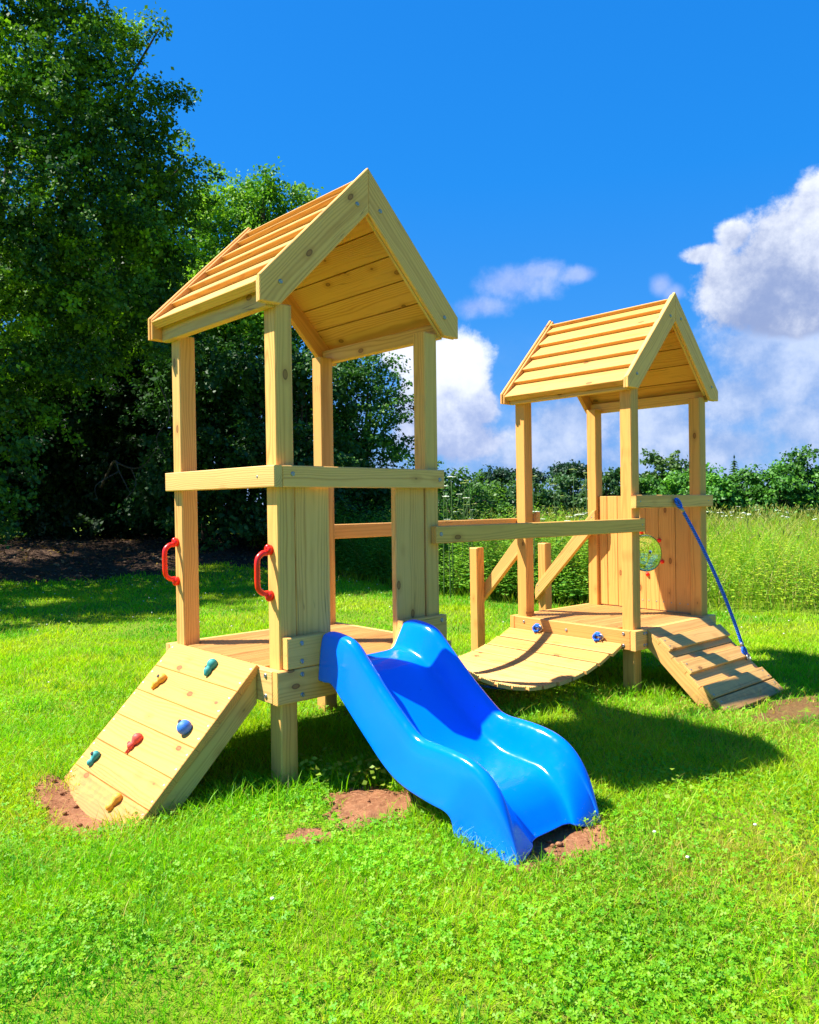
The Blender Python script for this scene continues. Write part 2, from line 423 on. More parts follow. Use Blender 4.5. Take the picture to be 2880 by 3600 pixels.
def build_roof(root, T, zt, zin, ztip, zbot, utip, uc, uin, wb, part_tint):
    """gabled roof: zt apex, zin inner apex, ztip eave tip, zbot eave bottom"""
    sh = T['sh']; W = T['W']
    utr = 2 * uc - utip
    roof = None
    sl = (zt - ztip) / (uc - utip)
    ang = math.atan(sl); sx, sz = cos(ang), sin(ang)
    # weatherboards: one mesh for the whole covering
    mb = MB(sh)
    nb = 6; total = (uc - utip) / sx
    pit = (total - 0.005) / nb
    for side in (1, -1):
        u0 = utip if side == 1 else utr
        ex = Vector((side * sx, 0, sz)); en = Vector((-side * sz, 0, sx))
        for k in range(nb):
            s0 = k * pit - (0.02 if k == 0 else 0.0); s1 = (k + 1) * pit + 0.02
            nt_ = 0.028 if k else 0.0
            if k == nb - 1: s1 = total - 0.014
            poly = [(s0 + nt_, -0.062), (s1, -0.062), (s1, -0.0505), (s0 + 0.003, -0.016), (s0, -0.019), (s0, -0.049), (s0 + nt_, -0.049)]
            if k == 0: poly = poly[:5]
            o = Vector((u0, 0.001, ztip))
            mb.prism(o + en * 0.0, ex, en, Vector((0, 1, 0)), [(a, b) for a, b in poly], 0, wb - 0.002, 0.0015, 'z', (1.02, 0.86, 0.62) if part_tint == 'warm' else (1.0, 0.86, 0.62))
    roof = mb.build('roof', M['wood'], root)
    # barge boards: front and back, left and right, each its own board
    def barge(side, w0, w1, tint, drop=0.0, nm='barge_board'):
        m = MB(sh)
        f = (lambda u: u) if side == 1 else (lambda u: 2 * uc - u)
        d = drop
        poly = [(f(uc), zin - d * 0.0), (f(uc), zt - d * 2.2), (f(utip + d), ztip - d * 1.2), (f(utip + d), zbot), (f(uin + d * 1.0), zbot)]
        gx = (sx * side, sz)
        m.prism((0, 0, 0), (1, 0, 0), (0, 0, 1), (0, 1, 0), poly, w0, w1, 0.004, gx, tint)
        return m.build(nm, M['wood'], roof)
    for side in (1, -1):
        b = barge(side, -0.045, -0.021, FRONT_LIFT)
        f = (lambda u: u) if side == 1 else (lambda u: 2 * uc - u)
        bolt(b, (f(uc - 0.075), -0.045, zin + 0.025), (0, -1, 0), sh)
        bolt(b, (f(utip + 0.11), -0.045, zbot + 0.10), (0, -1, 0), sh)
        barge(side, -0.019, 0.0, PALE, 0.006, 'rafter')
        barge(side, wb, wb + 0.019, WARM, 0.006, 'rafter')
        barge(side, wb + 0.021, wb + 0.045, WARM)
    # ridge board
    # eave beams
    for (u0, u1) in ((-TH, 0.0), (W, W + TH)):
        m = MB(sh)
        zb = zbot - 0.008
        m.box((u0, 0.001, zb), (u1, wb - 0.001, zb + 0.085), 'y', PALE)
        m.build('eave_beam', M['wood'], roof)
    return roof

def build_tower(name, T, posts_top, roofp, z_post_bottom, fascia_h, rail_z, kind):
    root = root_of(name, T); sh = T['sh']; W, D, zd = T['W'], T['D'], T['zd']
    pts = [(0, 0), (W - P, 0), (0, D - P), (W - P, D - P)]
    tints = {'a': [FRONT_LIFT if kind == 1 else (1.0, 0.96, 0.84), FRONT_LIFT, PALE, PALE], 'b': [WARM] * 4}['a' if kind == 1 else 'b']
    tints = [(1.16, 1.04, 0.80), (1.18, 1.06, 0.82), (1.04, 0.94, 0.78), (1.04, 0.92, 0.76)] if kind == 1 else [(1.04, 0.84, 0.58), (1.0, 0.86, 0.6), (1.05, 0.83, 0.56), (1.05, 0.83, 0.56)]  # near tower's front posts tinted brighter to lift their shade
    for (u, w), tt in zip(pts, tints):
        m = MB(sh); m.box((u, w, z_post_bottom), (u + P, w + P, posts_top), 'z', tt, 0.006)
        m.build('post', M['wood'], root)
    # deck, boards along u
    m = MB(sh); nbd = 8; bw = (D - 0.004) / nbd
    for k in range(nbd):
        w0 = 0.002 + k * bw
        # notch boards round the posts
        segs = [(0.0, W)]
        if k == 0 or k == nbd - 1: segs = [(P + 0.003, W - P - 0.003)]
        for (a, b) in segs:
            grooved_board(m, (a, w0, zd - 0.028), (1, 0, 0), (0, 1, 0), (0, 0, 1), b - a, bw - 0.007, 0.028, 6, (1.0, 1.0, 1.0), 0.005)
    m.build('deck', M['deckwood'], root)
    zf0, zf1 = zd - fascia_h, zd + (0.0)
    sides = {'front': ((-TH, -TH), (W + TH, 0)), 'back': ((-TH, D), (W + TH, D + TH)), 'left': ((-TH, 0.001), (0, D - 0.001)), 'right': ((W, 0.001), (W + TH, D - 0.001))}
    for sd, ((u0, w0), (u1, w1)) in sides.items():
        m = MB(sh); g = 'x' if sd in ('front', 'back') else 'y'
        tt = FRONT_LIFT if sd == 'front' else (PALE if kind == 1 else WARM)
        m.box((u0, w0, zf0), (u1, w1, zf1 - (0.002 if sd == 'front' else 0.004)), g, tt)
        f = m.build('fascia_board', M['wood'], root)
        zs = (zf0 + 0.03, zf1 - 0.03)
        if sd == 'front':
            for z in zs: bolt(f, (0.09, -TH, z), (0, -1, 0), sh)
            if kind == 2:
                for z in zs: bolt(f, (0.06, -TH, z), (0, -1, 0), sh)
        if sd == 'left':
            for z in zs: bolt(f, (-TH, 0.055, z), (-1, 0, 0), sh)
            if kind == 2: bolt(f, (-TH, D - 0.1, zf1 - 0.04), (-1, 0, 0), sh); bolt(f, (-TH, 0.55, zf1 - 0.06), (-1, 0, 0), sh)
    # bearers seen under the deck
    for w0 in (0.10, D - 0.145):
        m = MB(sh); m.box((0.002, w0, zd - 0.028 - 0.095), (W - 0.002, w0 + TH, zd - 0.029), 'x', WARM); m.build('deck_bearer', M['wood'], root)
    build_roof(root, T, *roofp)
    return root

tower1 = build_tower('play_tower', T1, 2.262, (3.012, 2.786, 2.362, 2.245, -0.106, 0.538, 0.006, 1.052, 'pale'), -0.12, 0.156, None, 1)
tag(tower1, 'wooden play tower with two red grab handles and the blue slide at its front', 'play tower')
tower2 = build_tower('play_tower', T2, 2.135, (2.872, 2.658, 2.192, 2.115, -0.1, 0.538, 0.03, 1.085, 'warm'), -0.2, 0.142, None, 2)
tag(tower2, 'wooden play tower further back with round bubble window and blue rope on its rail', 'play tower')

sh1, sh2 = T1['sh'], T2['sh']
def part(root, name, sh, lo, hi, grain, tint=None, mat='wood', ch=0.004):
    m = MB(sh); m.box(lo, hi, grain, tint, ch); return m.build(name, M[mat], root)
# --- tower 1: rails, panels, upper front boards
W1, D1, zd1 = T1['W'], T1['D'], T1['zd']
r = part(tower1, 'guard_rail', sh1, (-TH, -TH, 1.4095), (0, D1 + 0.012, 1.5101), 'y', PALE)
bolt(r, (-TH, 0.10, 1.46), (-1, 0, 0), sh1, SCREW, 'screw')
r = part(tower1, 'guard_rail', sh1, (0.001, -TH, 1.4095), (W1 + 0.004, 0, 1.5101), 'x', FRONT_LIFT)
bolt(r, (0.055, -TH, 1.47), (0, -1, 0), sh1); bolt(r, (W1 - 0.035, -TH, 1.455), (0, -1, 0), sh1)
part(tower1, 'side_panel', sh1, (P + 0.007, 0.010, 0.575), (0.305, 0.048, 1.44), 'z', (1.27, 1.12, 0.94))  # both panels carry a raised tint too, lifting the front's shade
part(tower1, 'side_panel', sh1, (0.742, 0.010, 0.575), (W1 - P - 0.007, 0.048, 1.44), 'z', (1.27, 1.12, 0.94))
# upper front boards either side of the slide, cut to its curve
m = MB(sh1); m.prism((0, 0, 0), (1, 0, 0), (0, 0, 1), (0, 1, 0), [(0.012, zd1 + 0.001), (0.30, zd1 + 0.001), (0.255, 0.71), (0.012, 0.71)], -TH, 0, 0.004, (1, 0), FRONT_LIFT)
f = m.build('front_board', M['wood'], tower1)
for z in (0.595, 0.68): bolt(f, (0.09, -TH, z), (0, -1, 0), sh1)
m = MB(sh1); m.prism((0, 0, 0), (1, 0, 0), (0, 0, 1), (0, 1, 0), [(0.68, zd1 + 0.001), (1.065, zd1 + 0.001), (1.065, 0.712), (0.735, 0.712), (0.728, 0.66), (0.712, 0.615), (0.69, 0.585)], -TH, 0, 0.003, (1, 0), FRONT_LIFT)
f = m.build('front_board', M['wood'], tower1)
bolt(f, (W1 - 0.03, -TH, 0.685), (0, -1, 0), sh1)
# grab handles on the two left posts
for wc, z0, z1 in ((0.0625, 0.885, 1.135), (1.004, 0.893, 1.143)):
    m = MB(sh1)
    u = -0.018; pr = -0.076
    path = [(u, wc, z1 - 0.03), (u - 0.02, wc, z1 - 0.03), (pr + 0.026, wc, z1 - 0.034), (pr + 0.007, wc, z1 - 0.05), (pr, wc, z1 - 0.075), (pr - 0.001, wc, (z0 + z1) / 2), (pr, wc, z0 + 0.075), (pr + 0.007, wc, z0 + 0.05), (pr + 0.026, wc, z0 + 0.034), (u - 0.02, wc, z0 + 0.03), (u, wc, z0 + 0.03)]
    m.tube(catmull(path, 5), 0.0132, 12)
    for zc, dz in ((z1 - 0.018, 1), (z0 + 0.018, -1)):
        m.tube([(-0.001, wc, zc), (-0.020, wc, zc), (-0.026, wc, zc), (-0.029, wc, zc)], [0.0235, 0.0225, 0.018, 0.004], 16)
        m.ball((-0.016, wc, zc + dz * 0.012), 0.0155)
    # finger bumps on the inside of the grip
    for k in range(7):
        m.ball((pr + 0.0085, wc, z0 + 0.075 + k * (z1 - z0 - 0.15) / 6), 0.0075, 0, 8, 6)
    m.build('grab_handle', M['red_plastic'], tower1)

# --- tower 2: front rail, plank wall with bubble window
W2, D2, zd2 = T2['W'], T2['D'], T2['zd']
r = part(tower2, 'guard_rail', sh2, (-0.017, -TH, 1.2778), (1.073, 0, 1.3707), 'x', FRONT_LIFT)
for uu in (0.035, 1.0): bolt(r, (uu, -TH, 1.325), (0, -1, 0), sh2, SCREW, 'screw')
WC, ZC, WR = 0.515, 0.893, 0.158       # window centre and radius on the plank wall
UP = 0.985                             # inner face of the planks
seams = [D2 - P - 0.002, 0.878, 0.775, 0.64, 0.505, 0.385, 0.236, P + 0.002]
m = MB(sh2)
def plank_with_hole(mb, wa, wb_, z0, z1, tint, half_only=None):
    """plank between wa and wb_, with the window circle cut out: built as strips above and below the circle"""
    def half(w):
        d = WR * WR - (w - WC) ** 2
        return math.sqrt(d) if d > 0 else 0.0
    if wb_ <= WC - WR or wa >= WC + WR:
        mb.prism((0, 0, 0), (0, 1, 0), (0, 0, 1), (1, 0, 0), [(wa, z0), (wb_, z0), (wb_, z1), (wa, z1)], UP, UP + 0.028, 0.003, (0, 1), tint); return
    a = max(wa, WC - WR); b = min(wb_, WC + WR)
    st = random.getstate()
    top = [(a + (b - a) * i / 10, ZC + half(a + (b - a) * i / 10)) for i in range(11)]
    bot = [(a + (b - a) * i / 10, ZC - half(a + (b - a) * i / 10)) for i in range(11)]
    random.setstate(st)
    # sides of the plank beside the circle
    def quad(w0, w1, za, zb):
        if w1 - w0 < 1e-4: return
        mb.prism((0, 0, 0), (0, 1, 0), (0, 0, 1), (1, 0, 0), [(w0, za), (w1, za), (w1, zb), (w0, zb)], UP, UP + 0.028, 0.0006, (0, 1), tint)
    n0 = len(mb.g)
    strips = [(wa, a, z0, z1), (b, wb_, z0, z1)]
    for i in range(10):
        w0, w1 = top[i][0], top[i + 1][0]
        hh0, hh1 = top[i][1], top[i + 1][1]
        if half_only != 0: mb.prism((0, 0, 0), (0, 1, 0), (0, 0, 1), (1, 0, 0), [(w0, hh0), (w1, hh1), (w1, z1), (w0, z1)], UP, UP + 0.028, 0.0002, (0, 1), tint)
        hh0, hh1 = bot[i][1], bot[i + 1][1]
        if half_only != 1: mb.prism((0, 0, 0), (0, 1, 0), (0, 0, 1), (1, 0, 0), [(w0, z0), (w1, z0), (w1, hh1), (w0, hh0)], UP, UP + 0.028, 0.0002, (0, 1), tint)
    for q in strips: quad(*q)
    # one continuous grain and tint across the pieces of this plank
    off = (random.uniform(0, 60), random.uniform(-0.04, 0.04), random.uniform(0.03, 0.08)); k = random.uniform(0.94, 1.06)
    for i in range(n0, len(mb.g)):
        p = mb.v[i]
        mb.g[i] = (p.z + off[0], p.y - (wa + wb_) / 2 + off[1], p.x - UP + off[2]); mb.t[i] = tuple(t * k for t in tint)
wall = None
for i in range(len(seams) - 1):
    wa_, wb2 = seams[i + 1] + 0.002, seams[i] - 0.002
    spans = [(zd2 + 0.006, ZC), (ZC, 1.372)] if (wa_ > WC - WR and wb2 < WC + WR) else [(zd2 + 0.006, 1.372)]
    for q_, (za_, zb_) in enumerate(spans):
        mm = MB(sh2)
        plank_with_hole(mm, wa_, wb2, za_, zb_, (1.05, 0.86, 0.62), q_ if len(spans) == 2 else None)
        o2 = mm.build('wall_plank', M['wood'], tower2)
        if q_ == 0: o = o2
    wm = (seams[i] + seams[i + 1]) / 2
    if i >= 3:
        for dw in (-0.035, 0.035):
            bolt(o, (UP, wm + dw, zd2 + 0.075), (-1, 0, 0), sh2, SCREW, 'screw')
win = empty('bubble_window'); win.parent = tower2
m = MB(sh2); seg = 40; rings = 12; base = 0
for i in range(rings + 1):
    ph = (pi / 2) * i / rings
    rr = (WR - 0.004) * cos(ph); uu = UP + 0.006 + 0.085 * sin(ph)
    for k in range(seg):
        th = 2 * pi * k / seg
        m.v.append(Vector((uu, WC + max(rr, 0.0005) * cos(th), ZC + max(rr, 0.0005) * sin(th)))); m.g.append((0, 0, 0)); m.t.append((1, 1, 1))
for i in range(rings):
    for k in range(seg):
        k2 = (k + 1) % seg
        m.f.append([i * seg + k, i * seg + k2, (i + 1) * seg + k2, (i + 1) * seg + k]); m.mi.append(0); m.smooth.append(True)
m.build('dome', M['acrylic'], tower2)
win_dome = col.objects['dome']
bpy.data.objects.remove(win)
win_dome.name = 'bubble_window'
md = win_dome.modifiers.new('thickness', 'SOLIDIFY'); md.thickness = 0.004; md.offset = -1
m = MB(sh2)
for k in range(48):   # clear flange
    pass
for k in range(6):
    th = math.radians(12 + 60 * k)
    mm = MB(sh2); c = (UP - 0.006, WC + (WR + 0.018) * cos(th + pi / 2.6), ZC + (WR + 0.018) * sin(th + pi / 2.6))
    mm.tube([(UP, c[1], c[2]), (UP - 0.008, c[1], c[2])], 0.017, 14); mm.ball(c, 0.0155, 0, 14, 9)
    mm.build('knob', M['red_plastic'], win_dome)

# ================================================================== climbing wall
cw = root_of('climbing_wall', T1)
tag(cw, 'sloping plank climbing wall with coloured hand holds leaning on the taller tower', 'climbing wall')
sx = 1 / math.sqrt(2); UB, ZB = -0.053, 0.578
ex = Vector((-sx, 0, -sx)); ey = Vector((0, 1, 0)); en = Vector((-sx, 0, sx))
pit = 0.1535
for k in range(6):
    m = MB(sh1)
    m.prism((UB, 0, ZB), ex, ey, en, [(k * pit + 0.0005, 0.118), ((k + 1) * pit - 0.001, 0.118), ((k + 1) * pit - 0.001, 0.962), (k * pit + 0.0005, 0.962)], -0.036, 0, 0.0028, (0, 1), (1.06, 0.80, 0.52))
    b = m.build('board', M['wood'], cw)
    for wv in (0.14, 0.942):
        for ds in (0.035, 0.115):
            p = Vector((UB, wv + random.uniform(-0.004, 0.004), ZB)) + ex * (k * pit + ds + random.uniform(-0.01, 0.01))
            bolt(b, p + en * -0.001, en, sh1, SCREW, 'screw')
for w0 in (0.128, 0.908):
    m = MB(sh1)
    m.prism((0, 0, 0), (1, 0, 0), (0, 0, 1), (0, 1, 0), [(-0.047, 0.531), (-0.047, 0.392), (-0.60, -0.155), (-0.70, -0.12)], w0, w0 + 0.045, 0.004, (1, 1), (1.0, 1.0, 0.84))
    m.build('side_stringer', M['wood'], cw)
def blob(parent, mat, lobes, s, wv, bolt_at=None, name='climbing_hold'):
    """lobes: (ds down slope, dw across, height, radius) blended into one lump on the board face"""
    o0 = Vector((UB, wv, ZB)) + ex * s
    L = [(ex * a * 1.2 + ey * b * 1.2 + en * c, r * 0.96) for a, b, c, r in lobes]
    cen = sum((p for p, r in L), Vector()) / len(L)
    def field(p):
        k = 260.0; acc = 0.0
        for c, r in L: acc += math.exp(min(60.0, -k * ((p - c).length - r)))
        return -math.log(max(acc, 1e-24)) / k
    mb = MB(sh1); seg, rings = 28, 18
    for i in range(rings + 1):
        ph = pi * i / rings
        for kk in range(seg):
            th = 2 * pi * kk / seg
            d = ex * (sin(ph) * cos(th)) + ey * (sin(ph) * sin(th)) + en * cos(ph)
            lo, hi = 0.0, 0.12
            for _ in range(16):
                mid = (lo + hi) / 2
                if field(cen + d * mid) < 0: lo = mid
                else: hi = mid
            p = cen + d * lo
            h = p.dot(en)
            if h < -0.002: p = p - en * (h + 0.002)
            mb.v.append(o0 + p); mb.g.append((0, 0, 0)); mb.t.append((1, 1, 1))
    for i in range(rings):
        for kk in range(seg):
            k2 = (kk + 1) % seg
            mb.f.append([i * seg + kk, (i + 1) * seg + kk, (i + 1) * seg + k2, i * seg + k2]); mb.mi.append(0); mb.smooth.append(True)
    h = mb.build(name, M[mat], parent)
    if bolt_at:
        b = MB(sh1); c = o0 + ex * bolt_at[0] + ey * bolt_at[1] + en * bolt_at[2]
        b.tube([c - en * 0.02, c + en * 0.002], 0.009, 12); b.build('bolt_socket', M['hole_shade'], h)  # flat black plug stands in for the shaded hole
    return h
def sl_of(u): return (UB - u) / sx
TEA, YEL = 'hold_teal', 'hold_yellow'
for nm_mat, lob, u_, w_, ba, lb in (
    (TEA, [(-0.012, 0.012, 0.014, 0.028), (0.022, 0.008, 0.014, 0.02), (0.012, 0.03, 0.01, 0.014), (0.038, 0.004, 0.012, 0.011)], -0.108, 0.425, (0.012, 0.03, 0.023), 'teal two lobed climbing hold'),
    (YEL, [(-0.01, -0.008, 0.012, 0.026), (0.02, 0.008, 0.012, 0.02), (0.04, 0.014, 0.008, 0.012)], -0.212, 0.783, (-0.008, -0.004, 0.037), 'upper yellow climbing hold'),
    ('hold_blue', [(0.0, 0.0, 0.02, 0.036)], -0.335, 0.268, (-0.008, 0.012, 0.0545), 'round blue climbing hold'),
    ('hold_red', [(-0.02, 0.0, 0.014, 0.028), (0.016, 0.01, 0.012, 0.018), (0.042, 0.014, 0.008, 0.01)], -0.445, 0.575, (0.014, 0.028, 0.022), 'red two lobed climbing hold'),
    (TEA, [(-0.016, 0.004, 0.014, 0.024), (0.018, 0.008, 0.01, 0.018), (0.05, 0.014, 0.006, 0.009)], -0.552, 0.805, (-0.016, 0.01, 0.036), 'teal teardrop climbing hold'),
    (YEL, [(-0.02, -0.006, 0.012, 0.026), (0.016, 0.004, 0.01, 0.02), (0.05, 0.012, 0.006, 0.01)], -0.632, 0.383, None, 'lowest yellow climbing hold')):
    hh = blob(cw, nm_mat, lob, sl_of(u_), w_, ba); hh['label'] = lb

# ================================================================== slide
slide = root_of('slide', T1)
tag(slide, 'glossy bright blue moulded plastic slide running down from the taller tower to the grass', 'slide')
rows = [((.047, .705), (.047, .49), (.030, .564)), ((.10, .719), (.10, .487), (.10, .563)), ((.18, .714), (.15, .487), (.17, .557)),
        ((.265, .692), (.227, .431), (.25, .528)), ((.352, .617), (.30, .37), (.34, .458)), ((.478, .505), (.40, .29), (.46, .365)),
        ((.608, .404), (.50, .212), (.585, .275)), ((.685, .354), (.58, .164), (.68, .222)), ((.745, .340), (.656, .137), (.76, .192)),
        ((.815, .338), (.734, .122), (.84, .180)), ((.905, .333), (.822, .110), (.92, .174)), ((1.0, .317), (.894, .103), (.99, .166)),
        ((1.075, .282), (.929, .075), (1.045, .142)), ((1.135, .222), (.951, .0), (1.095, .105)), ((1.18, .143), (1.05, -.012), (1.132, .066)),
        ((1.213, .058), (1.15, -.016), (1.160, .034)), ((1.236, -.016), (1.237, -.018), (1.176, .018))]
def half_profile(i, row):
    (sr, zr), (so, zo), (sb, zb) = row
    f = i / (len(rows) - 1); toe = max(0.0, (i - 11) / 5.0)
    ab = 0.312 - 0.020 * toe; at = 0.262 + 0.002 * toe; ai = 0.178 - 0.058 * toe
    H = zr - zo
    r_ = min(0.036, max(0.008, 0.3 * (zr - zb)))
    pts = []
    def mixo(k, du): return (-(ab + du), so + (sr - so) * k, zo + H * k)
    pts.append((-ab, so, zo))
    pts.append(mixo(0.35, -0.008)); pts.append(mixo(0.68, -0.016))
    pts.append((-(at + r_ * 0.72), sr - (sr - so) * 0.06, zr - r_ * 0.9))
    pts.append((-(at + r_ * 0.5), sr, zr - r_ * 0.28)); pts.append((-at, sr, zr)); pts.append((-(at - r_ * 0.55), sr, zr - r_ * 0.28))
    pts.append((-(at - r_ * 0.95), sr + (sb - sr) * 0.08, zr - r_ * 0.95))
    hi = zr - zb
    pts.append((-(ai + 0.028), sr + (sb - sr) * 0.55, zb + hi * 0.42)); pts.append((-(ai + 0.006), sr + (sb - sr) * 0.86, zb + hi * 0.13))
    pts.append((-(ai - 0.03), sb, zb + hi * 0.025)); pts.append((-0.07, sb, zb)); pts.append((0.0, sb, zb - 0.001))
    return pts
me_v = []; me_f = []
grid = []
ctrl = [half_profile(i, r_) for i, r_ in enumerate(rows)]
# densify along the length with a spline
dens = [catmull([c[j] for c in ctrl], 4) for j in range(len(ctrl[0]))]
nst = len(dens[0])
for i in range(nst):
    hp = [dens[j][i] for j in range(len(dens))]
    hp = catmull(hp, 3)
    uc = 0.497 - 0.022 * (i / (nst - 1)) 
    full = [Vector((uc + p.x, -p.y, p.z)) for p in hp] + [Vector((uc - p.x, -p.y, p.z)) for p in hp[-2::-1]]
    grid.append(full)
nc = len(grid[0])
for g in grid:
    for p in g: me_v.append((p.x + sh1[0] * p.z, p.y + sh1[1] * p.z, p.z))
for i in range(nst - 1):
    for j in range(nc - 1):
        me_f.append((i * nc + j, i * nc + j + 1, (i + 1) * nc + j + 1, (i + 1) * nc + j))
me = bpy.data.meshes.new('slide_body'); me.from_pydata(me_v, [], me_f); me.materials.append(M['blue_plastic'])
me.polygons.foreach_set('use_smooth', [True] * len(me_f)); me.update()
sb_o = link_mesh('slide_shell', me, slide)
md = sb_o.modifiers.new('thickness', 'SOLIDIFY'); md.thickness = 0.006; md.offset = -1
md = sb_o.modifiers.new('smooth', 'SUBSURF'); md.levels = 1; md.render_levels = 1
# end flange against the tower
# ================================================================== suspension bridge between the towers
br = root_of('plank_bridge', T2)
tag(br, 'sagging grooved plank bridge hung on blue ropes between the two towers', 'bridge')
curve = [(-0.050, .327), (-0.20, .262), (-0.36, .205), (-0.52, .172), (-0.70, .155), (-0.86, .152), (-1.02, .168), (-1.18, .205), (-1.34, .262), (-1.50, .345), (-1.66, .455), (-1.735, .520)]
cv = catmull([(a, 0, b) for a, b in curve], 14)
cum = [0.0]
for i in range(1, len(cv)): cum.append(cum[-1] + (cv[i] - cv[i - 1]).length)
def at(s):
    s = min(max(s, 0), cum[-1] - 1e-6)
    for i in range(1, len(cum)):
        if cum[i] >= s:
            k = (s - cum[i - 1]) / (cum[i] - cum[i - 1]); return cv[i - 1].lerp(cv[i], k)
    return cv[-1]
npl = 13; pitch = cum[-1] / npl
for k in range(npl):
    a = at(k * pitch + 0.006); b = at((k + 1) * pitch - 0.006)
    d = (b - a); Lw = d.length; d = d.normalized(); nrm = Vector((0, 1, 0)).cross(d).normalized()
    if nrm.z < 0: nrm = -nrm
    m = MB(sh2)
    jw = random.uniform(-0.006, 0.006)
    sk = 0.072 * k * pitch       # the bridge runs slightly askew between the towers
    grooved_board(m, a + Vector((0, 0.068 + jw + sk, 0)) - nrm * 0.028, (0, 1, 0), d, nrm, 1.04, Lw, 0.028, 7, (1.14, 1.04, 0.86), 0.007)
    m.build('plank', M['wood'], br)
for wv in (0.262, 0.818):
    m = MB(sh2)
    pts = [at(i * cum[-1] / 40) + Vector((0, wv + 0.072 * i * cum[-1] / 40, -0.043)) for i in range(41)]
    m.tube(pts, 0.008, 8)
    rp = m.build('support_rope', M['rope'], br)
    # knotted loop at the tower with its steel ring
    mm = MB(sh2)
    c = Vector((-0.062, wv, 0.352))
    mm.tube([c + Vector((0.008 * sin(t), 0.024 * cos(t), 0.024 * sin(t))) for t in np.linspace(0, 2 * pi, 20)], 0.0105, 9)
    mm.tube(catmull([c + Vector((-0.01, -0.02, 0.01)), c + Vector((-0.02, 0.0, 0.018)), c + Vector((-0.016, 0.02, -0.004)), c + Vector((-0.02, 0.0, -0.03))], 6), 0.0105, 9)
    mm.build('rope_loop', M['rope'], br)
    mm = MB(sh2)
    mm.tube([(-TH, wv - 0.03, 0.35), (-TH - 0.05, wv - 0.03, 0.352)], 0.006, 8)
    mm.tube([c + Vector((0.0, -0.03 + 0.02 * cos(t), 0.018 * sin(t))) for t in np.linspace(0, 2 * pi, 18)], 0.005, 8)
    mm.build('eye_bolt', M['zinc'], br)
# hand rails either side of the bridge: timbers from tower to tower
def beam_between(name, a, b, h, th, tint, label, cat):
    a = Vector(a); b = Vector(b); d = (b - a); L = d.length; d = d.normalized()
    side = Vector((-d.y, d.x, 0)).normalized()
    upv = d.cross(side).normalized()
    if upv.z < 0: upv = -upv
    o = empty(name, a); m = MB()
    m.prism((0, 0, 0), d, upv, side, [(0, 0), (L, 0), (L, h), (0, h)], -th / 2, th / 2, 0.004, (1, 0), tint)
    ob = m.build(name, M['wood']); bpy.data.objects.remove(o)
    ob.location = a
    ob.name = name
    tag(ob, label, cat)
    return ob, side, d
a = to_world(T1, W1 - P + 0.03, -TH / 2 - 0.001, 1.107); b = to_world(T2, 0.09, -TH / 2 - 0.002, 1.111)
hr, sd, dd = beam_between('bridge_handrail', a, b, 0.094, TH, (1.3, 1.13, 0.76), 'near side timber handrail of the bridge, greenish, in front of the tower posts', 'handrail')
for q in (0.035, (b - a).length - 0.035):
    p = dd * q + Vector((0, 0, 0.05)) - sd * (TH / 2)
    bo = bolt(hr, p, -sd, (0, 0), SCREW if q > 1 else BOLT)
a = to_world(T1, W1 - P + 0.02, D1 + TH / 2 + 0.001, 1.10); b = to_world(T2, 0.09, D2 + TH / 2 + 0.001, 1.105)
beam_between('bridge_handrail', a, b, 0.094, TH, (1.08, 0.88, 0.7), 'far side timber handrail of the bridge, orange toned, behind the tower posts', 'handrail')

# stair hand rails behind tower 2 : short post with a slanting rail, two of them
for (u0, w0, ur, lab) in ((0.0, 1.503, P, 'short stair post with slanting rail left of the bridge side post'), (0.925, 1.512, 0.925 - TH, 'short stair post with slanting rail behind the round window tower')):
    rt = root_of('stair_handrail', T2); tag(rt, lab, 'handrail', 'stair handrails behind the far tower')
    m = MB(sh2); m.box((u0, w0, -0.15), (u0 + 0.092, w0 + 0.092, 0.945), 'z', WARM, 0.008); m.build('short_post', M['wood'], rt)
    # bevelled cap
    m = MB(sh2)
    # slanting rail in the v-z plane
    dz = 0.0
    wt, wl = 0.93, w0 + 0.092
    zt_ = 1.25
    poly = [(wt, zt_), (wt, zt_ - 0.085), (wt + 0.01, zt_ - 0.15), (wl, zt_ - (wl - wt) * 1.03 - 0.14), (wl + 0.005, zt_ - (wl - wt) * 1.03 - 0.05), (wl - 0.01, zt_ - (wl - wt) * 1.03 + 0.005), (wt + 0.03, zt_ - 0.005)]
    m.prism((0, 0, 0), (0, 1, 0), (0, 0, 1), (1, 0, 0), poly, ur, ur + TH, 0.004, (1, -1), (1.1, 0.98, 0.8))
    sr_ = m.build('slanting_rail', M['wood'], rt)
    for (dw, dz_) in ((0.035, -0.06), (0.05, -0.10), (wl - wt - 0.03, -(wl - wt) * 1.03), (wl - wt - 0.045, -(wl - wt) * 1.03 - 0.05)):
        bolt(sr_, (ur, wt + dw, zt_ + dz_), (-1, 0, 0), sh2, SCREW, 'screw')

# ================================================================== cleated ramp of tower 2
rp = root_of('access_ramp', T2)
tag(rp, 'cleated timber access ramp leading up to the further tower beside the blue rope', 'ramp')
ang = math.radians(41.5); ca, sa = cos(ang), sin(ang)
WB_, ZB_ = -0.047, 0.4235
dx = Vector((0, -ca, -sa)); dn = Vector((0, -sa, ca))
Lr = 0.80
for w0, w1 in ((0.100, 0.145), (0.925, 0.968)):
    m = MB(sh2)
    m.prism((0, 0, 0), (0, 1, 0), (0, 0, 1), (1, 0, 0), [(WB_, ZB_ - 0.024), (WB_, 0.285), (-0.46, -0.09), (-0.615, -0.12), (-0.63, -0.11)], w0, w1, 0.004, (ca, sa), (1.05, 0.94, 0.76))
    m.build('side_stringer', M['wood'], rp)
